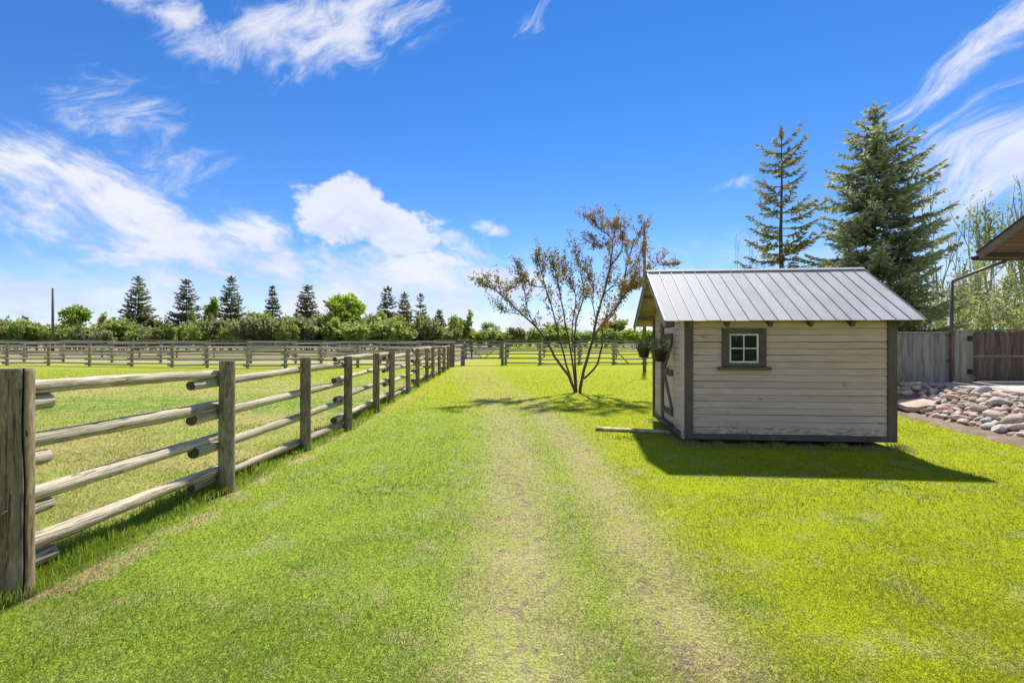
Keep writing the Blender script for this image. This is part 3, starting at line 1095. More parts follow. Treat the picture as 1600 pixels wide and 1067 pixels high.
    for (ya, za), (yb, zb) in (((dy0 + .06, .43), (dy1 - .08, .97)), ((dy0 + .06, 1.57), (dy1 - .08, 1.09))):
        A, B = Vector((-.028, ya, za)), Vector((-.028, yb, zb))
        dd = B - A
        M = Matrix.Translation(A) @ dd.to_track_quat('Y', 'Z').to_matrix().to_4x4()
        MB().box(-.011, .011, 0, dd.length, -.045, .045, .004, M).build('brace', 'trim_brown', D)
    MB().tube([(-.045, dy0 + .10, .98), (-.085, dy0 + .10, 1.0), (-.085, dy0 + .10, 1.12), (-.045, dy0 + .10, 1.14)], [.009] * 4, 6).build('handle', 'iron', D)
    for zb in (.36, 1.62):
        MB().box(-.047, -.0405, dy1 - .26, dy1 + .05, zb, zb + .035).build('hinge', 'iron', D)
    MB().box(-.038, -.0125, dy1 + .005, dy1 + .17, .17, dzt + .10, .004).build('door_trim', 'trim_brown', S)
    MB().box(-.036, -.0125, dy0 - .02, dy1, dzt + .002, dzt + .085, .004).build('door_trim', 'trim_brown', S)
    MB().box(-.11, -.014, dy0 - .03, dy1 + .03, .169, .20, .004).build('threshold', 'trim_brown', S)
    # roof: plank deck, metal panels with seams, ridge cap, rake boards, rafters
    x0, x1 = -.35, 3.19
    sl = math.hypot(RY - EY, RZ - EZ)
    ang = math.atan(tanp)
    RF = MB().box(x0 + .02, x1 - .02, RY - .02, RY + .02, RZ - .11, RZ - .062).build('roof', 'raw_wood', S)
    for side in (1, -1):
        # local frame of a slope: s along the slope from eave to ridge, n normal
        def P(x, s, n_):
            y = EY + s * math.cos(ang) - n_ * math.sin(ang)
            zq = EZ + s * math.sin(ang) + n_ * math.cos(ang)
            return (x, y if side == 1 else 2 * RY - y, zq)
        def slab(xa, xb, sa, sb, na, nb_):
            mb = MB()
            pts = [P(xa, sa, na), P(xb, sa, na), P(xb, sb, na), P(xa, sb, na), P(xa, sa, nb_), P(xb, sa, nb_), P(xb, sb, nb_), P(xa, sb, nb_)]
            mb.v += pts
            fs = [(0, 3, 2, 1), (4, 5, 6, 7), (0, 1, 5, 4), (1, 2, 6, 5), (2, 3, 7, 6), (3, 0, 4, 7)]
            for f_ in fs:
                mb.face(f_ if side == 1 else tuple(reversed(f_)))
            return mb
        n_pl = 10
        for i in range(n_pl):
            a, b = sl * i / n_pl + .012, sl * (i + 1) / n_pl + .004
            slab(x0 + .022 + random.uniform(-.004, .004), x1 - .022, a, min(b, sl - .015), -.030, -.008).build('deck_plank', 'deck_wood', RF)
        n_pan = 18
        for i in range(n_pan):
            a, b = x0 + (x1 - x0) * i / n_pan, x0 + (x1 - x0) * (i + 1) / n_pan
            e = -.035 + random.uniform(-.006, .006)
            dn = random.uniform(-.001, .001)
            slab(a + .001, b - .001, e, sl + .0, -.006 + dn, -.001 + dn).build('panel', 'galvanised_steel', RF)
            slab(a - .003, a + .003, e - .001, sl, .0, .011).build('seam', 'seam_metal', RF)
        slab(x1 - .006, x1 + .004, -.035, sl, .0, .013).build('seam', 'seam_metal', RF)
        # rake boards and edge flashing
        for xa, xb in ((x0 - .004, x0 + .018), (x1 - .018, x1 + .004)):
            slab(xa, xb, -.015, sl - .02, -.12, -.0305).build('rake_board', 'raw_wood' if xa > 0 else 'pale_grey_board', RF)
        slab(x0 - .012, x0 - .0045, -.03, sl - .01, -.075 if side == -1 else -.022, .004).build('edge_flashing', 'green_edge' if side == -1 else 'seam_metal', RF)
        # rafters with tails
        for x in (-.012 + .05, .56, 1.16, 1.72, 2.28, Wd - .05):
            slab(x - .025, x + .025, .0, sl - .05, -.135, -.0305).build('rafter', 'raw_wood' if side == -1 else 'trim_brown', RF)
        # outlookers carrying the rake overhang
        for s_ in (.30, .95):
            slab(x0 + .02, -.04, s_ - .02, s_ + .02, -.10, -.0305).build('outlooker', 'raw_wood', RF)
            slab(Wd + .005, x1 - .02, s_ - .02, s_ + .02, -.10, -.0305).build('outlooker', 'raw_wood', RF)
    c = math.cos(ang)
    MB().prism([(RY - .05, RZ - .05 * tanp + .018), (RY, RZ + .018), (RY + .05, RZ - .05 * tanp + .018), (RY + .05, RZ - .05 * tanp + .024), (RY, RZ + .026), (RY - .05, RZ - .05 * tanp + .024)],
               x0 - .014, x1 + .008, 0).build('ridge_cap', 'galvanised_steel', RF)
    return S


shed()


def world_of(x, y, z):
    c, s = math.cos(-SHED_A), math.sin(-SHED_A)
    return Vector((SHED_LOC.x + x * c - y * s, SHED_LOC.y + x * s + y * c, z))


def leaf_cards(P, D, L, Wd_, seed=0, flat=0.0):
    """Diamond-shaped leaf faces at P along D with length L and width Wd_."""
    r = np.random.default_rng(seed)
    n = len(P)
    P = np.asarray(P, float)
    D = np.asarray(D, float)
    D = D / np.maximum(1e-9, np.linalg.norm(D, axis=1, keepdims=True))
    N = r.normal(size=(n, 3))
    if flat:
        N = N * (1 - flat) + np.array([0, 0, 1.0]) * flat
    S_ = np.cross(D, N)
    S_ /= np.maximum(1e-9, np.linalg.norm(S_, axis=1, keepdims=True))
    L = np.broadcast_to(np.asarray(L, float), (n,))[:, None]
    w = np.broadcast_to(np.asarray(Wd_, float), (n,))[:, None]
    V = np.stack([P, P + D * L * .45 + S_ * w * .5, P + D * L, P + D * L * .45 - S_ * w * .5], axis=1)
    return V


def planter(lab, x, y, seed, ztop=1.40):
    b = world_of(x, y, ztop - .17)
    t = thing('hanging_planter', lab, 'planter', b, 0, 'planters hanging under the shed eave')
    seg = 18
    mb = MB()
    prof = [(.0, .0), (.085, .0), (.118, .145), (.128, .15), (.128, .17), (.112, .17), (.108, .13), (.0, .13)]
    for r_, z in prof:
        for j in range(seg):
            a = 2 * math.pi * j / seg
            mb.v.append((r_ * math.cos(a), r_ * math.sin(a), z))
    for i in range(len(prof) - 1):
        for j in range(seg):
            k = (j + 1) % seg
            mb.face((i * seg + j, i * seg + k, (i + 1) * seg + k, (i + 1) * seg + j))
    mb.build('pot', 'black_plastic', t, smooth=True)
    tanp = (2.765 - 1.872) / 1.325
    zr = 1.872 + ((y + .25) if y < 1.075 else (2 * 1.075 + .25 - y)) * tanp - .135
    top = zr - (ztop - .17)
    for j in range(3):
        a = 2 * math.pi * j / 3 + .4
        MB().tube([(.12 * math.cos(a), .12 * math.sin(a), .165), (0, 0, min(.52, top - .03))], [.0028] * 2, 4).build('hanger_wire', 'black_plastic', t)
    MB().tube([(0, 0, min(.52, top - .03) - .005), (0, 0, top + .06)], [.0035] * 2, 4).build('hook', 'iron', t)
    r = np.random.default_rng(seed)
    n = 420
    th = r.uniform(0, 6.28, n)
    rad = .13 * np.sqrt(r.uniform(0, 1, n))
    P = np.stack([rad * np.cos(th), rad * np.sin(th), .15 + r.uniform(0, 1, n) ** 1.3 * .20], 1)
    D = np.stack([np.cos(th) * r.uniform(.1, 1, n), np.sin(th) * r.uniform(.1, 1, n), r.uniform(.1, 1.1, n)], 1)
    tr = rad > .085
    P[tr, 2] -= .03
    V = leaf_cards(P, D, r.uniform(.03, .075, n), r.uniform(.012, .026, n), seed)
    fo = obj('foliage', big_mesh('foliage', V, 4, r.uniform(0, 1, n)), 'planter_leaves', t)
    n = 26
    th = r.uniform(0, 6.28, n)
    rad = .12 * np.sqrt(r.uniform(0, 1, n))
    P = np.stack([rad * np.cos(th), rad * np.sin(th), .2 + r.uniform(0, .10, n)], 1)
    V = leaf_cards(P, r.normal(size=(n, 3)), .034, .03, seed + 1)
    obj('blossoms', big_mesh('blossoms', V, 4, r.uniform(0, 1, n)), 'white_petal', t)


planter('black hanging planter near the shed door, the nearer and larger-looking one', -.24, .58, 3, 1.395)
planter('black hanging planter at the far eave corner of the shed, the farther one', -.24, 1.95, 8, 1.415)

# plank lying in the grass left of the shed
a_, b_ = gp(930, 672), gp(1048, 677)
pk = MB().box(-.62, .62, -.065, .065, .012, .05, .006).build('plank', 'weathered_log')
pk.location = (a_ + b_) / 2
pk.rotation_euler = (0, .008, math.atan2(b_.y - a_.y, b_.x - a_.x))
tag(pk, 'weathered grey plank lying in the grass left of the shed door', 'plank')


# ------------------------------------------------------------------ board fence, downspout, house
def board_fence():
    y = FENCE_Y
    xl = lambda px: (px - 800) / FPX * y
    t = thing('board_fence', 'grey weathered board fence panel between the shed and the downspout', 'fence', (8.2, y, 0))
    x, i = 8.2, 0
    while x < xl(1486) - .05:
        w = random.uniform(.125, .145)
        MB().box(0, w - .004, random.uniform(-.004, .004), .022, .54, 1.745 + random.uniform(-.006, .006), .003).build('board', 'grey_board', t, (x - 8.2, 0, 0))
        x += w
    MB().box(0, xl(1486) - 8.2, -.035, .06, 1.752, 1.79, .006).build('cap_rail', 'pale_grey_board', t)
    for z in (.72, 1.5):
        MB().box(0, xl(1486) - 8.2, .024, .07, z, z + .09, .004).build('back_rail', 'grey_board', t)
    for xx in (0.02, 1.35):
        MB().box(xx, xx + .09, .072, .16, .3, 1.75, .006).build('post', 'grey_board', t)
    MB().box(0, 1.6, -.03, .02, .40, .53, .005).build('kick_board', 'grey_board', t)
    # post pair at the gate
    t2 = thing('gate_post', 'pale grey boxed post with dark hinge blocks beside the brown gate', 'post', (xl(1489), y, PATIO_Z))
    x = 0
    for px0, px1 in ((1489, 1496.5), (1497.5, 1508)):
        MB().box(xl(px0) - xl(1489), xl(px1) - xl(1489), -.05, .03, 0, 1.30, .005).build('board', 'pale_grey_board', t2)
    MB().box(xl(1508.5) - xl(1489), xl(1519) - xl(1489), -.035, .04, 0, 1.28, .005).build('board', 'pale_grey_board', t2)
    for z in (.20, 1.02):
        MB().box(xl(1509) - xl(1489), xl(1517) - xl(1489), -.06, -.036, z, z + .12, .004).build('hinge', 'iron', t2)
    # brown gate
    y2 = y + .10
    x0 = (1521 - 800) / FPX * y2
    t3 = thing('board_gate', 'dark brown weathered board gate at the back of the patio', 'gate', (x0, y2, PATIO_Z))
    x = 0
    for i in range(20):
        w = random.uniform(.125, .15)
        MB().box(x, x + w - .005, random.uniform(-.004, .004), .02, .006, 1.26 + random.uniform(-.008, .008), .003).build('board', 'brown_board', t3)
        x += w
    MB().box(0, x, -.028, -.005, .62, .665, .004).build('rail', 'grey_board', t3)
    MB().box(0, x, -.03, -.005, .06, .12, .004).build('rail', 'brown_board', t3)
    MB().box(-.0, x, -.03, .05, 1.272, 1.31, .004).build('rail', 'brown_board', t3)
    for xx in (.02, 1.6, 2.6):
        MB().box(xx, xx + .09, .024, .11, 0, 1.26, .004).build('post', 'brown_board', t3)


board_fence()


def house():
    Xc = 10.62
    Yc = Xc * FPX / 728
    zc = CAMH + 138.5 * Yc / FPX
    sl = .557
    t = thing('house', 'brown eave corner of the house with timber soffit, upper right of the patio', 'house', (Xc, Yc, PATIO_Z))
    Yr = 6.6
    X1 = 17.0
    L = lambda y: zc + (Yc - y) * sl
    zb = PATIO_Z
    loc = lambda x, y, z: (x - Xc, y - Yc, z - zb)
    nrm = Vector((0, sl, 1)).normalized()
    for side in (1, -1):
        def P(x, s, n_):
            y = Yc - s * math.cos(math.atan(sl)) + n_ * nrm.y
            z = zc + s * math.sin(math.atan(sl)) + n_ * nrm.z
            if side == -1:
                y = 2 * Yr - y
            return loc(x, y, z)
        S = (Yc - Yr) / math.cos(math.atan(sl))
        def slab(xa, xb, sa, sb, na, nb_):
            mb = MB()
            mb.v += [P(xa, sa, na), P(xb, sa, na), P(xb, sb, na), P(xa, sb, na), P(xa, sa, nb_), P(xb, sa, nb_), P(xb, sb, nb_), P(xa, sb, nb_)]
            for f_ in ((0, 1, 2, 3), (4, 7, 6, 5), (0, 4, 5, 1), (1, 5, 6, 2), (2, 6, 7, 3), (3, 7, 4, 0)):
                mb.face(f_ if side == 1 else tuple(reversed(f_)))
            return mb
        rf_ = slab(Xc - .03, X1, -.02, S, .005, .035).build('roof', 'shingle_brown', t)
        so = slab(Xc + .04, X1, .03, S - .02, -.02, .0).build('soffit', 'house_fascia', t)
        k = 14 if side == 1 else 4
        for i in range(k):
            slab(Xc + .042, 12.7, .04 + i * .115, .04 + (i + 1) * .115 - .008, -.034, -.021).build('soffit_board', 'house_soffit', so)
        slab(Xc - .005, Xc + .035, -.03, S - .01, -.15, .0).build('fascia', 'house_fascia', t)
        slab(Xc + .04, X1, -.03, .025, -.15, .0).build('fascia', 'house_fascia', t)
    # gutter along the far eave
    gy, gz = Yc + .035, zc - .06
    mb = MB()
    prof = [(0, 0), (0, -.10), (.09, -.10), (.12, -.02), (.12, 0), (.105, 0), (.078, -.085), (.012, -.085), (.012, 0)]
    mb.prism([(gy + a - Yc, gz + b - zb) for a, b in prof], -.02, X1 - Xc, 0).build('gutter', 'gutter_brown', t)
    # walls out of the picture on the right
    MB().box(13.0 - Xc, X1 - .4 - Xc, 3.1 - Yc, Yc - .5 - Yc, 0, zc - zb + .1).build('wall', 'house_siding', t)
    g = [(3.1 - Yc, zc - zb + .11), (Yc - .5 - Yc, zc - zb + .11), (Yr - Yc, L(Yr) - zb - .08)]
    MB().prism(g, 13.0 - Xc, 13.12 - Xc, 0).build('gable', 'house_siding', t)
    # downspout: elbow under the gutter, slanting run, standing pipe in front of the fence
    top = at_depth(1578, 404, Yc + .10)
    bend = at_depth(1487, 440, FENCE_Y - .10)
    foot = Vector((bend.x, bend.y, PATIO_Z + .01))
    d = thing('downspout', 'brown metal downspout slanting from the house eave down beside the fence', 'downspout', foot)
    path = [top + Vector((0, 0, .14)), top + Vector((0, 0, .03)), top.lerp(bend, .06) + Vector((0, 0, -.02))]
    run = [path[-1], top.lerp(bend, .5), bend + Vector((.03, -.02, .012)), bend + Vector((0, 0, -.06))]
    MB().tube([p - foot for p in path], [.042, .042, .04], 10).build('elbow', 'downspout_brown', d, smooth=True)
    MB().tube([p - foot for p in run], [.038] * 4, 10).build('slanting_pipe', 'downspout_brown', d, smooth=True)
    MB().tube([bend + Vector((0, 0, -.03)) - foot, (0, 0, .0)], [.042, .042], 10).build('standing_pipe', 'downspout_brown', d, smooth=True)
    for z in (.5, 1.15):
        MB().box(-.052, .052, -.048, .10, z, z + .025).build('strap', 'downspout_brown', d)


house()


# ------------------------------------------------------------------ rocks
def rock_mesh(seed):
    import bmesh
    bm = bmesh.new()
    bmesh.ops.create_icosphere(bm, subdivisions=2, radius=1.0)
    r = random.Random(seed)
    ax = [Vector((r.uniform(-1, 1), r.uniform(-1, 1), r.uniform(-1, 1))).normalized() for _ in range(7)]
    am = [r.uniform(.04, .22) for _ in range(7)]
    cut = [(Vector((r.uniform(-1, 1), r.uniform(-1, 1), r.uniform(-.3, 1))).normalized(), r.uniform(.55, .82)) for _ in range(10)]
    for v in bm.verts:
        d = v.co.normalized()
        k = 1 + sum(a * (x.dot(d)) ** 3 for a, x in zip(am, ax))
        p = d * k
        for c, h in cut:
            e = p.dot(c) - h
            if e > 0:
                p -= c * e * .9
        v.co = Vector((p.x, p.y * .85, p.z * .55))
    me = bpy.data.meshes.new('fieldstone')
    bm.to_mesh(me)
    bm.free()
    me.polygons.foreach_set('use_smooth', [seed % 2 == 0] * len(me.polygons))
    return me


def rocks():
    kinds = [('rock_tan', 'rounded tan fieldstone among the stones on the bank below the patio', 'tan stones on the bank', .50),
             ('rock_pink', 'rounded pinkish fieldstone among the stones on the bank below the patio', 'pinkish stones on the bank', .14),
             ('rock_pale', 'rounded pale cream fieldstone among the stones on the bank below the patio', 'pale stones on the bank', .28),
             ('rock_grey', 'rounded grey fieldstone among the stones on the bank below the patio', 'grey stones on the bank', .08)]
    meshes = {k[0]: [] for k in kinds}
    for i, k in enumerate(kinds):
        for s in range(4):
            me = rock_mesh(100 + i * 10 + s)
            me.materials.append(MATS[k[0]])
            meshes[k[0]].append(me)
    placed = []
    tries = 0
    slab_c = gp(1430, 632, .16)
    while tries < 14000 and len(placed) < 290:
        tries += 1
        y = random.uniform(6.2, FENCE_Y - .22)
        lo = x_low(y)
        x = random.uniform(lo + .02, PATIO_X - .10)
        if x > 1.10 * y + .4:
            continue
        rr = random.choice([.075, .10, .12, .14, .165, .20])
        if any((x - a) ** 2 + (y - b) ** 2 < ((rr + c) * .80) ** 2 for a, b, c in placed):
            continue
        if abs(x - slab_c.x) < .42 and abs(y - slab_c.y) < .36:
            continue
        placed.append((x, y, rr))
    for x, y, rr in placed:
        q = random.random()
        for k in kinds:
            q -= k[3]
            if q <= 0:
                break
        o = obj('fieldstone', random.choice(meshes[k[0]]), None, None, (x, y, bank_z(x, y) + rr * .30), (random.uniform(-.35, .35), random.uniform(-.5, .1), random.uniform(0, 6.28)),
                (rr * random.uniform(1.05, 1.3), rr * random.uniform(.9, 1.15), rr * random.uniform(.85, 1.15)))
        tag(o, k[1], 'stone', k[2])
    poly = [(-.36, -.10), (-.28, -.26), (.10, -.30), (.34, -.20), (.38, .12), (.16, .28), (-.22, .24)]
    s = MB().prism(poly, 0, .10, 2).build('flagstone', 'rock_tan', None, (slab_c.x, slab_c.y, bank_z(slab_c.x, slab_c.y) + .02), (.05, -.16, .2))
    tag(s, 'flat tan flagstone slab lying at the left end of the stone bank', 'stone')


rocks()


# ------------------------------------------------------------------ trees
def conifer(name, label, loc, H, Rad, material, seed, whorls=32, per=6, density=1.0, card=(.22, .07), t0=.06, gap=0.0, droop=.12, power=.9, group=None, bark='bark_spruce', taper=.0, spire=False, rise=.6, mesh_from=None):
    t = thing(name, label, 'tree', loc, 0, group)
    if mesh_from:
        for ch in mesh_from.children:
            o = obj(ch.name.split('.')[0], ch.data, None, t)
            o.scale = (Rad, Rad, H)
        return t
    r = random.Random(seed)
    rn = np.random.default_rng(seed)
    mb = MB()
    n = 12
    pts = [(.012 * H * math.sin(i * .9 + seed) * .3 * (i > 0), .012 * H * math.cos(i * .7) * .3 * (i > 0), H * i / n) for i in range(n + 1)]
    rb = H * .013
    mb.tube(pts, [rb * (1.05 - .98 * i / n) for i in range(n + 1)], 8)
    P, D, Lc, Wc, A = [], [], [], [], []
    for w in range(whorls):
        tt = t0 + (1 - t0) * ((w + r.uniform(-.25, .25)) / whorls)
        tt = min(.985, max(t0, tt))
        z = H * tt
        k = max(3, int(round(per * (1 - .35 * tt))))
        a0 = r.uniform(0, 6.28)
        shape = (1 - tt) ** power * (.55 + .45 * min(1, (tt - t0) / .16 + .45))
        if spire:
            shape *= sstep(-.02, .2, 1 - tt)
        for b in range(k):
            if r.random() < gap:
                continue
            L = Rad * max(.05, shape) * r.uniform(.62, 1.12) + .12 * card[0] / .22
            a = a0 + 6.283 * b / k + r.uniform(-.35, .35)
            e0 = rise * tt - droop + r.uniform(-.10, .12)
            if tt > .9:
                e0 += .5
            hd = np.array([math.cos(a), math.sin(a), 0.0])
            sd = np.array([-math.sin(a), math.cos(a), 0.0])
            m = 5
            bp = []
            for i in range(m + 1):
                s = i / m
                bp.append(np.array([0, 0, z]) + hd * L * s + np.array([0, 0, 1.0]) * L * (e0 * s - .22 * s * (1 - s) * 1.4 + .10 * s * s * s))
            mb.tube([tuple(q) for q in bp], [max(.006, L * .016) * (1.1 - i / m) + .003 for i in range(m + 1)], 3, cap=False)
            step = card[0] * .42 / density
            npt = max(3, int(L / step))
            for i in range(npt):
                s = (i + r.uniform(0, 1)) / npt
                if s < .12 and tt < .8:
                    continue
                f = s * m
                i0 = min(m - 1, int(f))
                p = bp[i0] + (bp[i0 + 1] - bp[i0]) * (f - i0)
                side = L * .36 * (1.02 - s) ** .8 * min(1, s / .25) + card[0] * .35
                for sg in (-1, 1):
                    tw = side * r.uniform(.55, 1.1)
                    td = hd * r.uniform(.45, .95) + sd * sg * r.uniform(.6, 1.0) + np.array([0, 0, r.uniform(-.42, .12)])
                    td /= np.linalg.norm(td)
                    nc = max(1, int(tw / (card[0] * .55)))
                    for c in range(nc):
                        q = p + td * tw * (c / nc)
                        P.append(q)
                        dd = td + rn.normal(0, .34, 3)
                        D.append(dd)
                        Lc.append(card[0] * r.uniform(.7, 1.35) * (1 - taper * tt))
                        Wc.append(card[1] * r.uniform(.7, 1.4) * (1 - taper * tt))
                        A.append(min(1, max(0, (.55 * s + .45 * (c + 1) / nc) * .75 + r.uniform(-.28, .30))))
                P.append(p)
                D.append(hd + rn.normal(0, .35, 3))
                Lc.append(card[0] * 1.1 * (1 - taper * tt))
                Wc.append(card[1] * (1 - taper * tt))
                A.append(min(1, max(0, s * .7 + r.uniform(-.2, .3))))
    # leader
    for i in range(int(30 * density)):
        P.append(np.array([0, 0, H * (1 - .06 * r.random())]))
        D.append(np.array([r.uniform(-.7, .7), r.uniform(-.7, .7), .9]))
        Lc.append(card[0] * (1 - taper))
        Wc.append(card[1] * (1 - taper))
        A.append(r.uniform(.4, 1))
    V = leaf_cards(np.array(P), np.array(D), np.array(Lc), np.array(Wc), seed)
    mb.build('trunk', bark, t, smooth=True)
    obj('crown', big_mesh('crown', V, 4, np.array(A)), material, t)
    return t


def grow(r, p, d, L, rad, depth, maxd, segs, tips, spread=.5, up=.12, shrink=.72, kids=(2, 3)):
    n = 3
    pts = [p]
    q = p.copy()
    dd = d.copy()
    for i in range(n):
        dd = (dd + Vector((r.uniform(-.16, .16), r.uniform(-.16, .16), r.uniform(-.05, .10) + up * .3))).normalized()
        q = q + dd * (L / n)
        pts.append(q.copy())
    segs.append((pts, [rad * (1 - .30 * i / n) for i in range(n + 1)]))
    if depth >= maxd:
        tips.append((pts, dd))
        return
    if depth >= 1:
        tips.append((pts, dd))
    for k in range(r.randint(*kids)):
        ax = Vector((r.uniform(-1, 1), r.uniform(-1, 1), r.uniform(-.4, .6)))
        nd = (dd + ax * spread + Vector((0, 0, up))).normalized()
        st = pts[-1] if k == 0 else pts[r.choice([1, 2, 3])]
        grow(r, st, nd, L * shrink * r.uniform(.75, 1.15), rad * .66, depth + 1, maxd, segs, tips, spread, up, shrink, kids)


def broadleaf_meshes(H, seed, leaves, size, material, bark, maxd=4, spread=.55, up=.15, L0=.33, stems=1, shrink=.74, leaf_from=1, puff=.10, rad0=.02, kids=(2, 3), dome=None):
    r = random.Random(seed)
    rn = np.random.default_rng(seed)
    segs, tips = [], []
    for s in range(stems):
        a = r.uniform(0, 6.28)
        lean = 0 if stems == 1 else r.uniform(.15, .5)
        d = Vector((math.cos(a) * lean, math.sin(a) * lean, 1)).normalized()
        grow(r, Vector((math.cos(a) * .03 * H * (stems > 1), math.sin(a) * .03 * H * (stems > 1), 0)), d, H * L0, H * rad0 / (stems ** .4), 0, maxd, segs, tips, spread, up, shrink, kids)
    zt = max(max(p.z for p in pts) for pts, _ in segs)
    k = H / zt * .97
    mb = MB()
    for pts, rad in segs:
        mb.tube([p * k for p in pts], [max(.0009 * H, x) for x in rad], 6 if rad[0] > H * .008 else 4, cap=False)
    P = []
    D = []
    for i in range(leaves):
        pts, dd = tips[r.randrange(len(tips))]
        j = r.randrange(len(pts) - 1)
        q = pts[j].lerp(pts[j + 1], r.random()) * k
        P.append(np.array(q) + rn.normal(0, puff * H * .12, 3))
        D.append(np.array(dd) * .3 + rn.normal(0, .6, 3) + np.array([0, 0, -.1]))
    P, D = np.array(P), np.array(D)
    if dome:
        lumps = []
        for q in range(34):
            z = r.uniform(.16, .93)
            rr_ = dome * math.sqrt(max(.02, 1 - ((z - .40) / .60) ** 2)) * math.sqrt(r.uniform(.25, 1)) * r.uniform(.8, 1.08)
            a = r.uniform(0, 6.283)
            lumps.append((rr_ * math.cos(a), rr_ * math.sin(a), z))
        lumps = np.array(lumps)
        ix = rn.integers(0, len(lumps), leaves)
        off = rn.normal(0, 1, (leaves, 3))
        off /= np.linalg.norm(off, axis=1, keepdims=True)
        P = lumps[ix] + off * (rn.uniform(.3, 1, leaves) ** .5)[:, None] * np.array([.13, .13, .085])
    P[:, 2] = np.maximum(P[:, 2], .12 * H)
    V = leaf_cards(P, D, rn.uniform(.7, 1.3, leaves) * size, rn.uniform(.5, .95, leaves) * size, seed)
    # leaf colour varies in lumpy clumps through the crown, with random spread
    at = np.clip(.5 + .22 * np.sin(P[:, 0] * 9 / H + seed) * np.cos(P[:, 2] * 8 / H) + rn.normal(0, .22, leaves), 0, 1)
    tm = mb.mesh('trunk', [bark], True)
    cm = big_mesh('crown', V, 4, at)
    cm.materials.append(MATS[material])
    return tm, cm


def plant_tree(name, label, cat, loc, meshes, scale, rotz, group=None):
    t = thing(name, label, cat, loc, rotz, group)
    for nm, me in zip(('trunk', 'crown'), meshes):
        obj(nm, me, None, t, scale=scale)
    return t


# --- far spruces behind the corral
FAR = [(216, 433, 84, 30, 'broad dark spruce, the leftmost tall one beyond the corral'), (291, 437, 86, 28, 'ragged spruce second from the left beyond the corral'),
       (361, 433, 85, 27, 'tall full spruce third from the left beyond the corral'), (426, 448, 92, 15, 'small slim pointed spruce standing alone above the hedge'),
       (480, 447, 84, 21, 'dense round-topped spruce left of the bright green round tree'), (606, 449, 86, 19, 'tall slim spruce just right of the bright green round tree'),
       (632, 458, 92, 16, 'slim spruce in the middle of the right-hand spruce trio'), (657, 460, 95, 12, 'thinnest gappy spruce of the right-hand spruce trio'),
       (686, 486, 92, 13, 'shortest dark spruce at the right end of the spruce row')]
for i, (px, top_y, Y, hw, lab) in enumerate(FAR):
    H = CAMH + (HZ - top_y) * Y / FPX
    conifer('spruce_tree', lab, ((px - 800) / FPX * Y, Y, 0), H, hw / FPX * Y * 1.28, 'spruce_needles', 200 + i, whorls=25 if i < 5 else 22, per=9, density=1.3, card=(.66, .33), t0=.10, taper=.38, rise=.35,
            gap=(.05, .16, .08, .05, .05, .14, .12, .34, .05)[i], droop=.12, power=(.92, .88, .95, .95, .70, .75, .8, .75, .9)[i], group='spruces beyond the corral')

# --- far broadleaf trees
BT = [(118, 476, 78, 26, 'bright_leaves', 'bright green small tree above the hedge, right of the utility pole'), (325, 466, 88, 17, 'bright_leaves', 'light green slender tree between two spruces of the far row'),
      (540, 461, 78, 42, 'bright_leaves', 'bright green round-crowned tree, largest leafy tree of the far row'), (404, 488, 88, 26, 'bush_leaves', 'mid green bushy tree between the tall spruces and the slim one'),
      (452, 492, 88, 22, 'bush_leaves', 'green bushy tree just left of the round-topped spruce'), (583, 490, 90, 24, 'bush_leaves', 'dull green bushy tree right behind the bright round tree'),
      (632, 492, 98, 26, 'grey_bush_leaves', 'grey-green bushy tree under the right-hand spruce trio'), (510, 488, 86, 20, 'bush_leaves', 'green bushy tree hard against the left of the bright round tree'), (660, 497, 92, 24, 'bush_leaves', 'low green bushy tree left of the shortest dark spruce'), (764, 504, 130, 20, 'bush_leaves', 'lone rounded green tree on the skyline above the gate'),
      (870, 503, 130, 30, 'bush_leaves', 'green rounded tree on the skyline behind the bronze-leaved tree'), (960, 500, 125, 34, 'bush_leaves', 'green rounded tree on the skyline just left of the shed')]
for i, (px, ty, Y, hw, mt, lab) in enumerate(BT):
    H = CAMH + (HZ - ty) * Y / FPX
    me = broadleaf_meshes(1.0, 300 + i, 3000 if hw > 30 else 1700, .075, mt, 'bark_grey', maxd=4, spread=.62, up=.12, L0=.26, stems=1 if i in (0, 1) else 3, puff=.32, dome={2: .40, 0: .36, 3: .42, 9: .45}.get(i))
    mxs = max(max(abs(v.co.x), abs(v.co.y)) for v in me[1].vertices)
    s = hw / FPX * Y / mxs * 1.12
    plant_tree('leafy_tree', lab, 'tree', ((px - 800) / FPX * Y, Y, 0), me, (s, s, H), i * 1.3, 'leafy trees beyond the corral')

mr = random.Random(77)
MID = [broadleaf_meshes(1.0, 350 + s, 1500, .075, ('bush_leaves', 'grey_bush_leaves', 'bush_leaves', 'spring_leaves')[s], 'bark_grey', maxd=4, spread=.55, up=.22, L0=.28, stems=2, puff=.26) for s in range(4)]
for px in (160, 188, 246, 262, 312, 338, 384, 418, 440, 498, 568, 594, 618, 648, 672, 704, 722):
    Y = mr.uniform(78, 90)
    H = CAMH + (HZ - mr.uniform(484, 503)) * Y / FPX
    s_ = H * mr.uniform(.75, 1.05)
    plant_tree('thicket_tree', 'loose green tree merging into the far hedge between the spruces', 'tree', ((px - 800) / FPX * Y, Y, 0), MID[mr.choice([0, 1, 2, 0, 1, 2, 3])], (s_, s_, H), mr.uniform(0, 6), 'thicket trees of the far hedge')

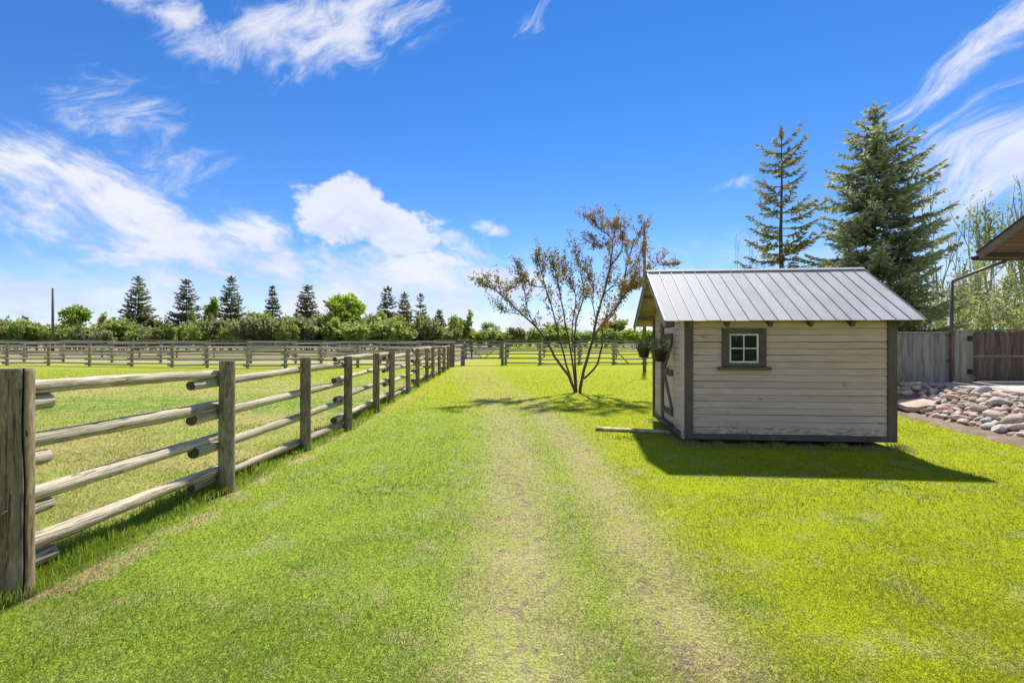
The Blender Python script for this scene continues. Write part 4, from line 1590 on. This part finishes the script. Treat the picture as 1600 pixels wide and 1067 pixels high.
# --- hedge of shrubs
BUSH = []
for s in range(7):
    BUSH.append(broadleaf_meshes(1.0, 400 + s, 1500, .12, ('bush_leaves', 'grey_bush_leaves', 'bush_leaves', 'grey_bush_leaves', 'grey_bush_leaves', 'bush_leaves', 'bright_leaves')[s], 'bark_grey', maxd=3, spread=.8, up=.05, L0=.34, stems=5, puff=.42))
hr = random.Random(5)
k = 0
for px in np.arange(-60, 720, 13.0):
    Y = hr.uniform(68, 80)
    ty = (hr.uniform(490, 514) if px > 380 else hr.uniform(496, 514)) if px > 170 or px < 60 else hr.uniform(505, 515)
    if 690 < px:
        ty = hr.uniform(506, 516)
    H = CAMH + (HZ - ty) * Y / FPX
    s_ = H * hr.uniform(.6, 1.25)
    plant_tree('hedge_shrub', 'low dull green shrub in the hedge row behind the corral', 'shrub', ((px + hr.uniform(-5, 5) - 800) / FPX * Y, Y, 0),
               BUSH[hr.choice([0, 1, 2, 3, 5, 5, 2, 4, 0, 1] if px < 190 or px > 420 else [1, 3, 4, 3, 2, 0, 5])], (s_, s_, H), hr.uniform(0, 6), 'shrubs of the far hedge')
for px in np.arange(690, 1090, 15.0):
    Y = hr.uniform(108, 122)
    ty = hr.uniform(512, 521)
    H = CAMH + (HZ - ty) * Y / FPX
    s_ = H * hr.uniform(1.0, 1.4)
    plant_tree('skyline_shrub', 'small green shrub on the low skyline beyond the gate and pasture fence', 'shrub', ((px - 800) / FPX * Y, Y, 0), BUSH[hr.choice([0, 2, 5, 6, 0, 2, 1])], (s_, s_, H), hr.uniform(0, 6), 'shrubs on the low skyline')
# a lower, farther belt of woodland that closes the horizon left and right
for i, px in enumerate(np.arange(-160, 1300, 26.0)):
    Y = hr.uniform(150, 190)
    H = hr.uniform(4.0, 5.6)
    plant_tree('skyline_tree', 'low distant tree in the belt closing the horizon', 'tree', ((px - 800) / FPX * Y, Y, 0), BUSH[i % 6], (H * 1.5, H * 1.5, H), hr.uniform(0, 6), 'distant belt of trees')

# --- poles
def pole(lab, px, ty, Y, r_):
    H = CAMH + (HZ - ty) * Y / FPX
    t = thing('utility_pole', lab, 'pole', ((px - 800) / FPX * Y, Y, 0))
    MB().tube([(0, 0, -.1), (0, 0, H * .5), (0, 0, H)], [r_ * 1.15, r_, r_ * .8], 10).build('shaft', 'pole_wood', t, smooth=True)
    MB().tube([(0, 0, H - .002), (0, 0, H + .05)], [r_ * .85, r_ * .5], 10).build('cap', 'iron', t)
    return t


pole('thin grey utility pole standing alone above the hedge at the far left', 82.5, 451, 70, .16)
pole('tall grey pole rising behind the shed roof and the bronze-leaved tree', 1007, 348, 25, .085)

# --- bronze-leaved multi-stemmed tree
def bronze_tree():
    Yt = 14.4
    B = gp(903, 613)
    t = thing('ornamental_tree', 'multi-stemmed tree with sparse bronze and olive leaves on the lawn left of the shed', 'tree', B)
    r = random.Random(21)
    rn = np.random.default_rng(21)
    cv = lambda x, y, dy: at_depth(720 + x / 3.335, 320 + y / 3.335, Yt + dy) - B
    stems = [
        ([(597, 978), (565, 895), (505, 815), (458, 735), (400, 645), (325, 575), (260, 515), (185, 450), (135, 425)], .050, -.9),
        ([(597, 970), (550, 835), (512, 690), (482, 560), (440, 430), (415, 330), (398, 280)], .036, .7),
        ([(600, 970), (578, 800), (548, 630), (522, 490), (500, 370), (480, 320)], .036, -.5),
        ([(603, 965), (592, 745), (602, 600), (640, 480), (622, 330), (590, 240)], .034, 1.1),
        ([(585, 770), (580, 640), (600, 480), (560, 400), (530, 330)], .022, -1.2),
        ([(620, 978), (640, 865), (683, 720), (705, 600), (742, 470), (775, 330), (790, 190), (730, 130), (690, 88)], .055, .3),
        ([(641, 905), (712, 830), (742, 690), (735, 640), (800, 560), (850, 470), (900, 390), (930, 260)], .036, -.8),
        ([(690, 690), (762, 590), (832, 495), (862, 330), (900, 200), (950, 115)], .034, .9),
        ([(705, 600), (688, 520), (692, 430), (660, 360)], .018, -.6),
        ([(850, 470), (930, 400), (1010, 320), (1085, 315)], .020, .6),
        ([(775, 330), (840, 230), (835, 130), (800, 120)], .020, -.5),
        ([(400, 645), (350, 560), (330, 450), (310, 340)], .020, .8),
        ([(325, 575), (250, 560), (215, 550)], .012, -.3),
        ([(440, 430), (370, 420), (330, 380), (280, 430)], .016, .6),
        ([(742, 470), (800, 420), (850, 440), (910, 430)], .018, -1.0),
        ([(590, 745), (640, 700), (720, 640), (770, 620)], .014, .9),
        ([(790, 190), (740, 215), (690, 205)], .010, -.2),
    ]
    mb = MB()
    tw = []
    for pts, rad, dep in stems:
        n = len(pts)
        start = 0 if pts[0][1] > 890 else .45
        W_ = [cv(x, y, dep * (start + (1 - start) * (i / (n - 1))) * .9) for i, (x, y) in enumerate(pts)]
        # smooth subdivision
        Q = []
        for i in range(n - 1):
            p0, p1, p2, p3 = W_[max(0, i - 1)], W_[i], W_[i + 1], W_[min(n - 1, i + 2)]
            for k in range(3):
                u = k / 3
                Q.append(.5 * ((2 * p1) + (p2 - p0) * u + (2 * p0 - 5 * p1 + 4 * p2 - p3) * u * u + (3 * p1 - p0 - 3 * p2 + p3) * u ** 3))
        Q.append(W_[-1])
        Q = [q + Vector((rn.normal(0, .008), rn.normal(0, .008), 0)) if 0 < i < len(Q) - 1 else q for i, q in enumerate(Q)]
        if Q[0].z < .3:
            Q[0].z = -.03
        m = len(Q)
        mb.tube(Q, [rad * .85 * (1 - .85 * i / (m - 1)) + .003 for i in range(m)], 8, cap=False)
        for i in range(2, m):
            if Q[i].z < 1.75:
                continue
            for _ in range(2 if Q[i].z < 2.6 else 4):
                if r.random() < .3:
                    continue
                d = (Q[i] - Q[i - 1]).normalized() + Vector((r.uniform(-1, 1), r.uniform(-1, 1), r.uniform(-.2, .9))) * .9
                d.normalize()
                L = r.uniform(.24, .68)
                e = Q[i] + d * L * .5 + Vector((0, 0, .03))
                f = e + (d + Vector((0, 0, .25))).normalized() * L * .5
                mb.tube([Q[i], e, f], [.007, .005, .002], 4, cap=False)
                tw.append((Q[i], e, f))
        tw.append((Q[-3], Q[-2], Q[-1]))
    mb.build('trunk', 'bark_fruit', t, smooth=True)
    P, D, A = [], [], []
    for a, b, c in tw:
        n = r.randint(20, 38)
        shade_ = r.uniform(-.14, .14) + (.20 if a.x > .35 else -.04)
        for i in range(n):
            s = r.random() ** .6
            q = a.lerp(b, s * 2) if s < .5 else b.lerp(c, s * 2 - 1)
            P.append(np.array(q) + rn.normal(0, .045, 3))
            D.append(np.array((c - a).normalized()) * .5 + rn.normal(0, .6, 3) + np.array([0, 0, -.15]))
            A.append(min(1, max(0, .42 + shade_ + rn.normal(0, .22))))
    P, D = np.array(P), np.array(D)
    V = leaf_cards(P, D, rn.uniform(.05, .09, len(P)), rn.uniform(.032, .056, len(P)), 5)
    obj('crown', big_mesh('crown', V, 4, np.array(A)), 'bronze_leaves', t)


bronze_tree()

# --- big spruces behind the shed
Y1, Y2 = 21.0, 23.5
conifer('spruce_tree', 'tall full blue-green spruce rising behind the right end of the shed roof', ((1366 - 800) / FPX * Y1, Y1, 0), CAMH + (HZ - 163) * Y1 / FPX, 128 / FPX * Y1, 'blue_spruce_needles', 31,
        whorls=32, per=10, density=1.6, card=(.23, .085), t0=.05, gap=.12, droop=.12, power=.50, spire=True, rise=.30)
conifer('spruce_tree', 'thin gappy spruce behind the shed, left of the full blue-green spruce', ((1221 - 800) / FPX * Y2, Y2, 0), CAMH + (HZ - 200) * Y2 / FPX, 70 / FPX * Y2, 'pine_needles', 37,
        whorls=27, per=5, density=1.5, card=(.24, .085), t0=.08, gap=.36, droop=.02, power=.38, rise=.45)

# --- aspens and spring shrubs on the right
ASP = [broadleaf_meshes(1.0, 500 + s, 620, .020, 'spring_leaves', 'bark_aspen', maxd=4, spread=.34, up=.34, L0=.36, stems=1, puff=.22, rad0=.011, shrink=.70) for s in range(3)]
BARE = [broadleaf_meshes(1.0, 520 + s, 110, .018, 'spring_leaves', 'bark_aspen', maxd=4, spread=.34, up=.36, L0=.40, stems=1, puff=.15, rad0=.006, shrink=.62) for s in range(2)]
SPR = [broadleaf_meshes(1.0, 540 + s, 800, .034, 'spring_leaves', 'bark_aspen', maxd=3, spread=.6, up=.2, L0=.34, stems=5, puff=.30, rad0=.012) for s in range(3)]
for i, (px, ty, Y, me, lab) in enumerate([
        (1488, 262, 30, BARE[0], 'bare slender aspen just right of the full blue-green spruce'), (1509, 395, 27, ASP[0], 'pale-trunked aspen with light leaves left of the slanting downspout'),
        (1552, 300, 31, ASP[1], 'tall pale aspen rising behind the house eave corner'), (1586, 268, 33, BARE[1], 'thin bare aspen reaching above the house eave at the right edge'),
        (1535, 400, 26, ASP[2], 'pale aspen trunk standing behind the slanting downspout'), (1572, 380, 28, ASP[0], 'light-leaved aspen below the house eave, right of the downspout'),
        (1600, 350, 29, ASP[1], 'light-leaved aspen at the right edge behind the brown gate'), (1640, 320, 30, ASP[2], 'aspen beyond the right edge behind the brown gate'), (1499, 300, 33, BARE[1], 'thin bare aspen beside the spruce, second of the bare ones'),
        (1521, 345, 34, BARE[0], 'short bare aspen above the slanting downspout'), (1568, 315, 35, BARE[0], 'slim bare aspen rising right behind the house roof edge')]):
    H = CAMH + (HZ - ty) * Y / FPX
    plant_tree('aspen_tree', lab, 'tree', ((px - 800) / FPX * Y, Y, 0), me, (H, H, H), i * 2.1, 'aspens behind the board fence')
for i, (px, ty, Y) in enumerate([(1475, 450, 24), (1500, 430, 27), (1523, 455, 24), (1545, 432, 26), (1566, 450, 23), (1588, 440, 25), (1612, 430, 24), (1640, 430, 25), (1450, 430, 29)]):
    H = CAMH + (HZ - ty) * Y / FPX
    plant_tree('spring_shrub', 'yellow-green spring shrub in the thicket behind the board fence', 'shrub', ((px - 800) / FPX * Y, Y, 0), SPR[i % 3], (H * .8, H * .8, H), i * 1.7, 'spring shrubs behind the board fence')
# bare bush behind the roof ridge
me = broadleaf_meshes(1.0, 560, 60, .02, 'spring_leaves', 'bark_grey', maxd=3, spread=.45, up=.35, L0=.45, stems=4, puff=.1, rad0=.010)
Y = 24
H = CAMH + (HZ - 352) * Y / FPX
plant_tree('bare_bush', 'bare grey twigs showing above the shed roof left of the thin spruce', 'shrub', ((1158 - 800) / FPX * Y, Y, 0), me, (H * .35, H * .35, H), .4)


# ------------------------------------------------------------------ grass
def in_shed(x, y, pad=.0):
    dx_, dy_ = x - SHED_LOC.x, y - SHED_LOC.y
    c, s = math.cos(SHED_A), math.sin(SHED_A)
    lx, ly = dx_ * c - dy_ * s, dx_ * s + dy_ * c
    return (lx > -.0 - pad) & (lx < 2.97 + pad) & (ly > .02 - pad) & (ly < 2.15 + pad)


def track_mask(x, y):
    t = np.clip((y - 5) / 23, 0, 1)
    c = .5 - 2.4 * t * t * (3 - 2 * t)
    l = np.abs(x - (c - .46))
    r_ = np.abs(x - (c + .45))
    return np.clip(1 - np.minimum(l / .5, r_ / .42), 0, 1)


def blades(name, x, y, h, w, lean, seed, material, rnd, label, cat):
    r = np.random.default_rng(seed)
    n = len(x)
    th = r.uniform(0, 2 * np.pi, n)
    fx, fy = np.cos(th), np.sin(th)
    la = r.uniform(0, 2 * np.pi, n)
    lx, ly = np.cos(la) * lean, np.sin(la) * lean
    B = np.stack([x, y, np.full(n, -.004)], 1)
    S_ = np.stack([fx, fy, np.zeros(n)], 1) * (w * .5)[:, None]
    M_ = B + np.stack([lx * h * .30, ly * h * .30, h * .55], 1)
    T = B + np.stack([lx * h * 1.0, ly * h * 1.0, h * (1 - .35 * np.minimum(1.5, lean))], 1)
    V = np.stack([B - S_, M_ + S_ * .9, T, M_ - S_ * .9], 1)
    me = big_mesh(name, V, 4, rnd)
    o = obj(name, me, material)
    tag(o, label, cat, kind='stuff')
    return o


def scatter(n, y0, y1, seed, power=1.0):
    r = np.random.default_rng(seed)
    u = r.uniform(0, 1, n)
    # density falls with the square of the distance
    y = 1 / (1 / y0 - u * (1 / y0 - 1 / y1))
    x = r.uniform(-1, 1, n) * (1.22 * y + 1.3)
    return x, y, r


def lawn():
    x, y, r = scatter(780000, 1.75, 26.0, 3)
    keep = ~in_shed(x, y, .09) & ~((x > 8.05 + (np.clip(y, 6.1, 11) - 8.6) * .22) & (y < 12.1))
    # let the soil show on the wheel tracks
    tm = track_mask(x, y)
    keep &= r.uniform(0, 1, len(x)) > tm * .12
    x, y = x[keep], y[keep]
    tm = tm[keep]
    n = len(x)
    clump = .5 + .5 * np.sin(x * 3.1 + 1.7 * np.sin(y * 2.3)) * np.cos(y * 2.7 + 1.3 * np.sin(x * 1.9))
    h = r.uniform(.013, .034, n) * (.75 + .6 * clump) * (1 - .40 * tm)
    h *= np.where(x < -3.15, 1.25, 1.0) * np.clip(.58 + (y - 2.5) * .085, .58, 1.0)
    w = np.clip(.0036 * y / 2.6, .0034, .026) * r.uniform(.7, 1.3, n)
    h = np.maximum(h, w * 1.6)
    lean = np.abs(r.normal(.75, .45, n)) + tm * .6 + np.clip(.35 - (y - 2.5) * .07, 0, .35)
    blades('lawn_grass', x, y, h, w, lean, 5, 'grass_blade', r.uniform(0, 1, n), 'short mown yellow-green grass covering the lawn and paddock', 'grass')
    # unmown weeds under the log fence
    r = np.random.default_rng(9)
    n = 26000
    y = 1 / (1 / 1.9 - r.uniform(0, 1, n) * (1 / 1.9 - 1 / 28.0))
    px_ = np.array([p[0].x for p in posts])
    py_ = np.array([p[0].y for p in posts])
    fx = np.interp(y, py_, px_)
    x = fx + np.clip(r.normal(-.17, .13, n), -.5, .10)
    cl_ = (.5 + .5 * np.sin(y * 4.3) * np.sin(y * 1.7 + 1))
    h = r.uniform(.05, .16, n) * (.5 + .8 * cl_)
    blades('fence_weeds', x, y, h, np.clip(.0045 * y / 2.6, .004, .02) * r.uniform(.7, 1.3, n), np.abs(r.normal(.3, .25, n)), 6, 'weed_blades', np.clip(r.normal(.4, .25, n), 0, 1), 'longer unmown grass along the foot of the log fence', 'grass')
    # dry tufts along the shed foot
    n = 5200
    lx = r.uniform(-.15, 3.1, n)
    ly = np.clip(r.normal(-.08, .10, n), -.35, .12)
    side = r.uniform(0, 1, n) < .22
    lx2 = np.clip(r.normal(-.05, .06, n), -.2, .06)
    ly2 = r.uniform(-.1, 2.3, n)
    lx, ly = np.where(side, lx2, lx), np.where(side, ly2, ly)
    c, s = math.cos(SHED_A), math.sin(SHED_A)
    x, y = SHED_LOC.x + lx * c + ly * s, SHED_LOC.y - lx * s + ly * c
    cl_ = np.clip(.35 + .65 * np.sin(lx * 11) * np.sin(lx * 4.1 + 2), .1, 1)
    h = r.uniform(.03, .12, n) * (.35 + .7 * cl_)
    blades('shed_foot_grass', x, y, h, r.uniform(.006, .011, n), np.abs(r.normal(.25, .22, n)), 7, 'straw_blades', r.uniform(0, 1, n), 'dry tufty grass along the foot of the shed', 'grass')
    # darker clover and weed tufts on the lawn
    n = 8000
    nc = 50
    cy = 1 / (1 / 2.2 - r.uniform(0, 1, nc) * (1 / 2.2 - 1 / 14))
    cx = r.uniform(-1, 1, nc) * 1.1 * cy
    ok = ~in_shed(cx, cy, .4) & ~((cx > 7.8) & (cy > 5.5)) & (track_mask(cx, cy) < .05)
    cx, cy = cx[ok], cy[ok]
    idx = r.integers(0, len(cx), n)
    sz = r.uniform(.12, .36, len(cx))
    x = cx[idx] + r.normal(0, 1, n) * sz[idx]
    y = cy[idx] + r.normal(0, 1, n) * sz[idx] * .8
    ok = ~in_shed(x, y, .02)
    x, y = x[ok], y[ok]
    n = len(x)
    h = r.uniform(.02, .045, n)
    blades('lawn_tufts', x, y, h, np.clip(.006 * y / 3, .005, .02) * r.uniform(.7, 1.4, n), np.abs(r.normal(.45, .3, n)), 8, 'weed_blades', np.clip(r.normal(.28, .2, n), 0, 1), 'darker green tufts of weeds scattered through the lawn', 'grass')


lawn()
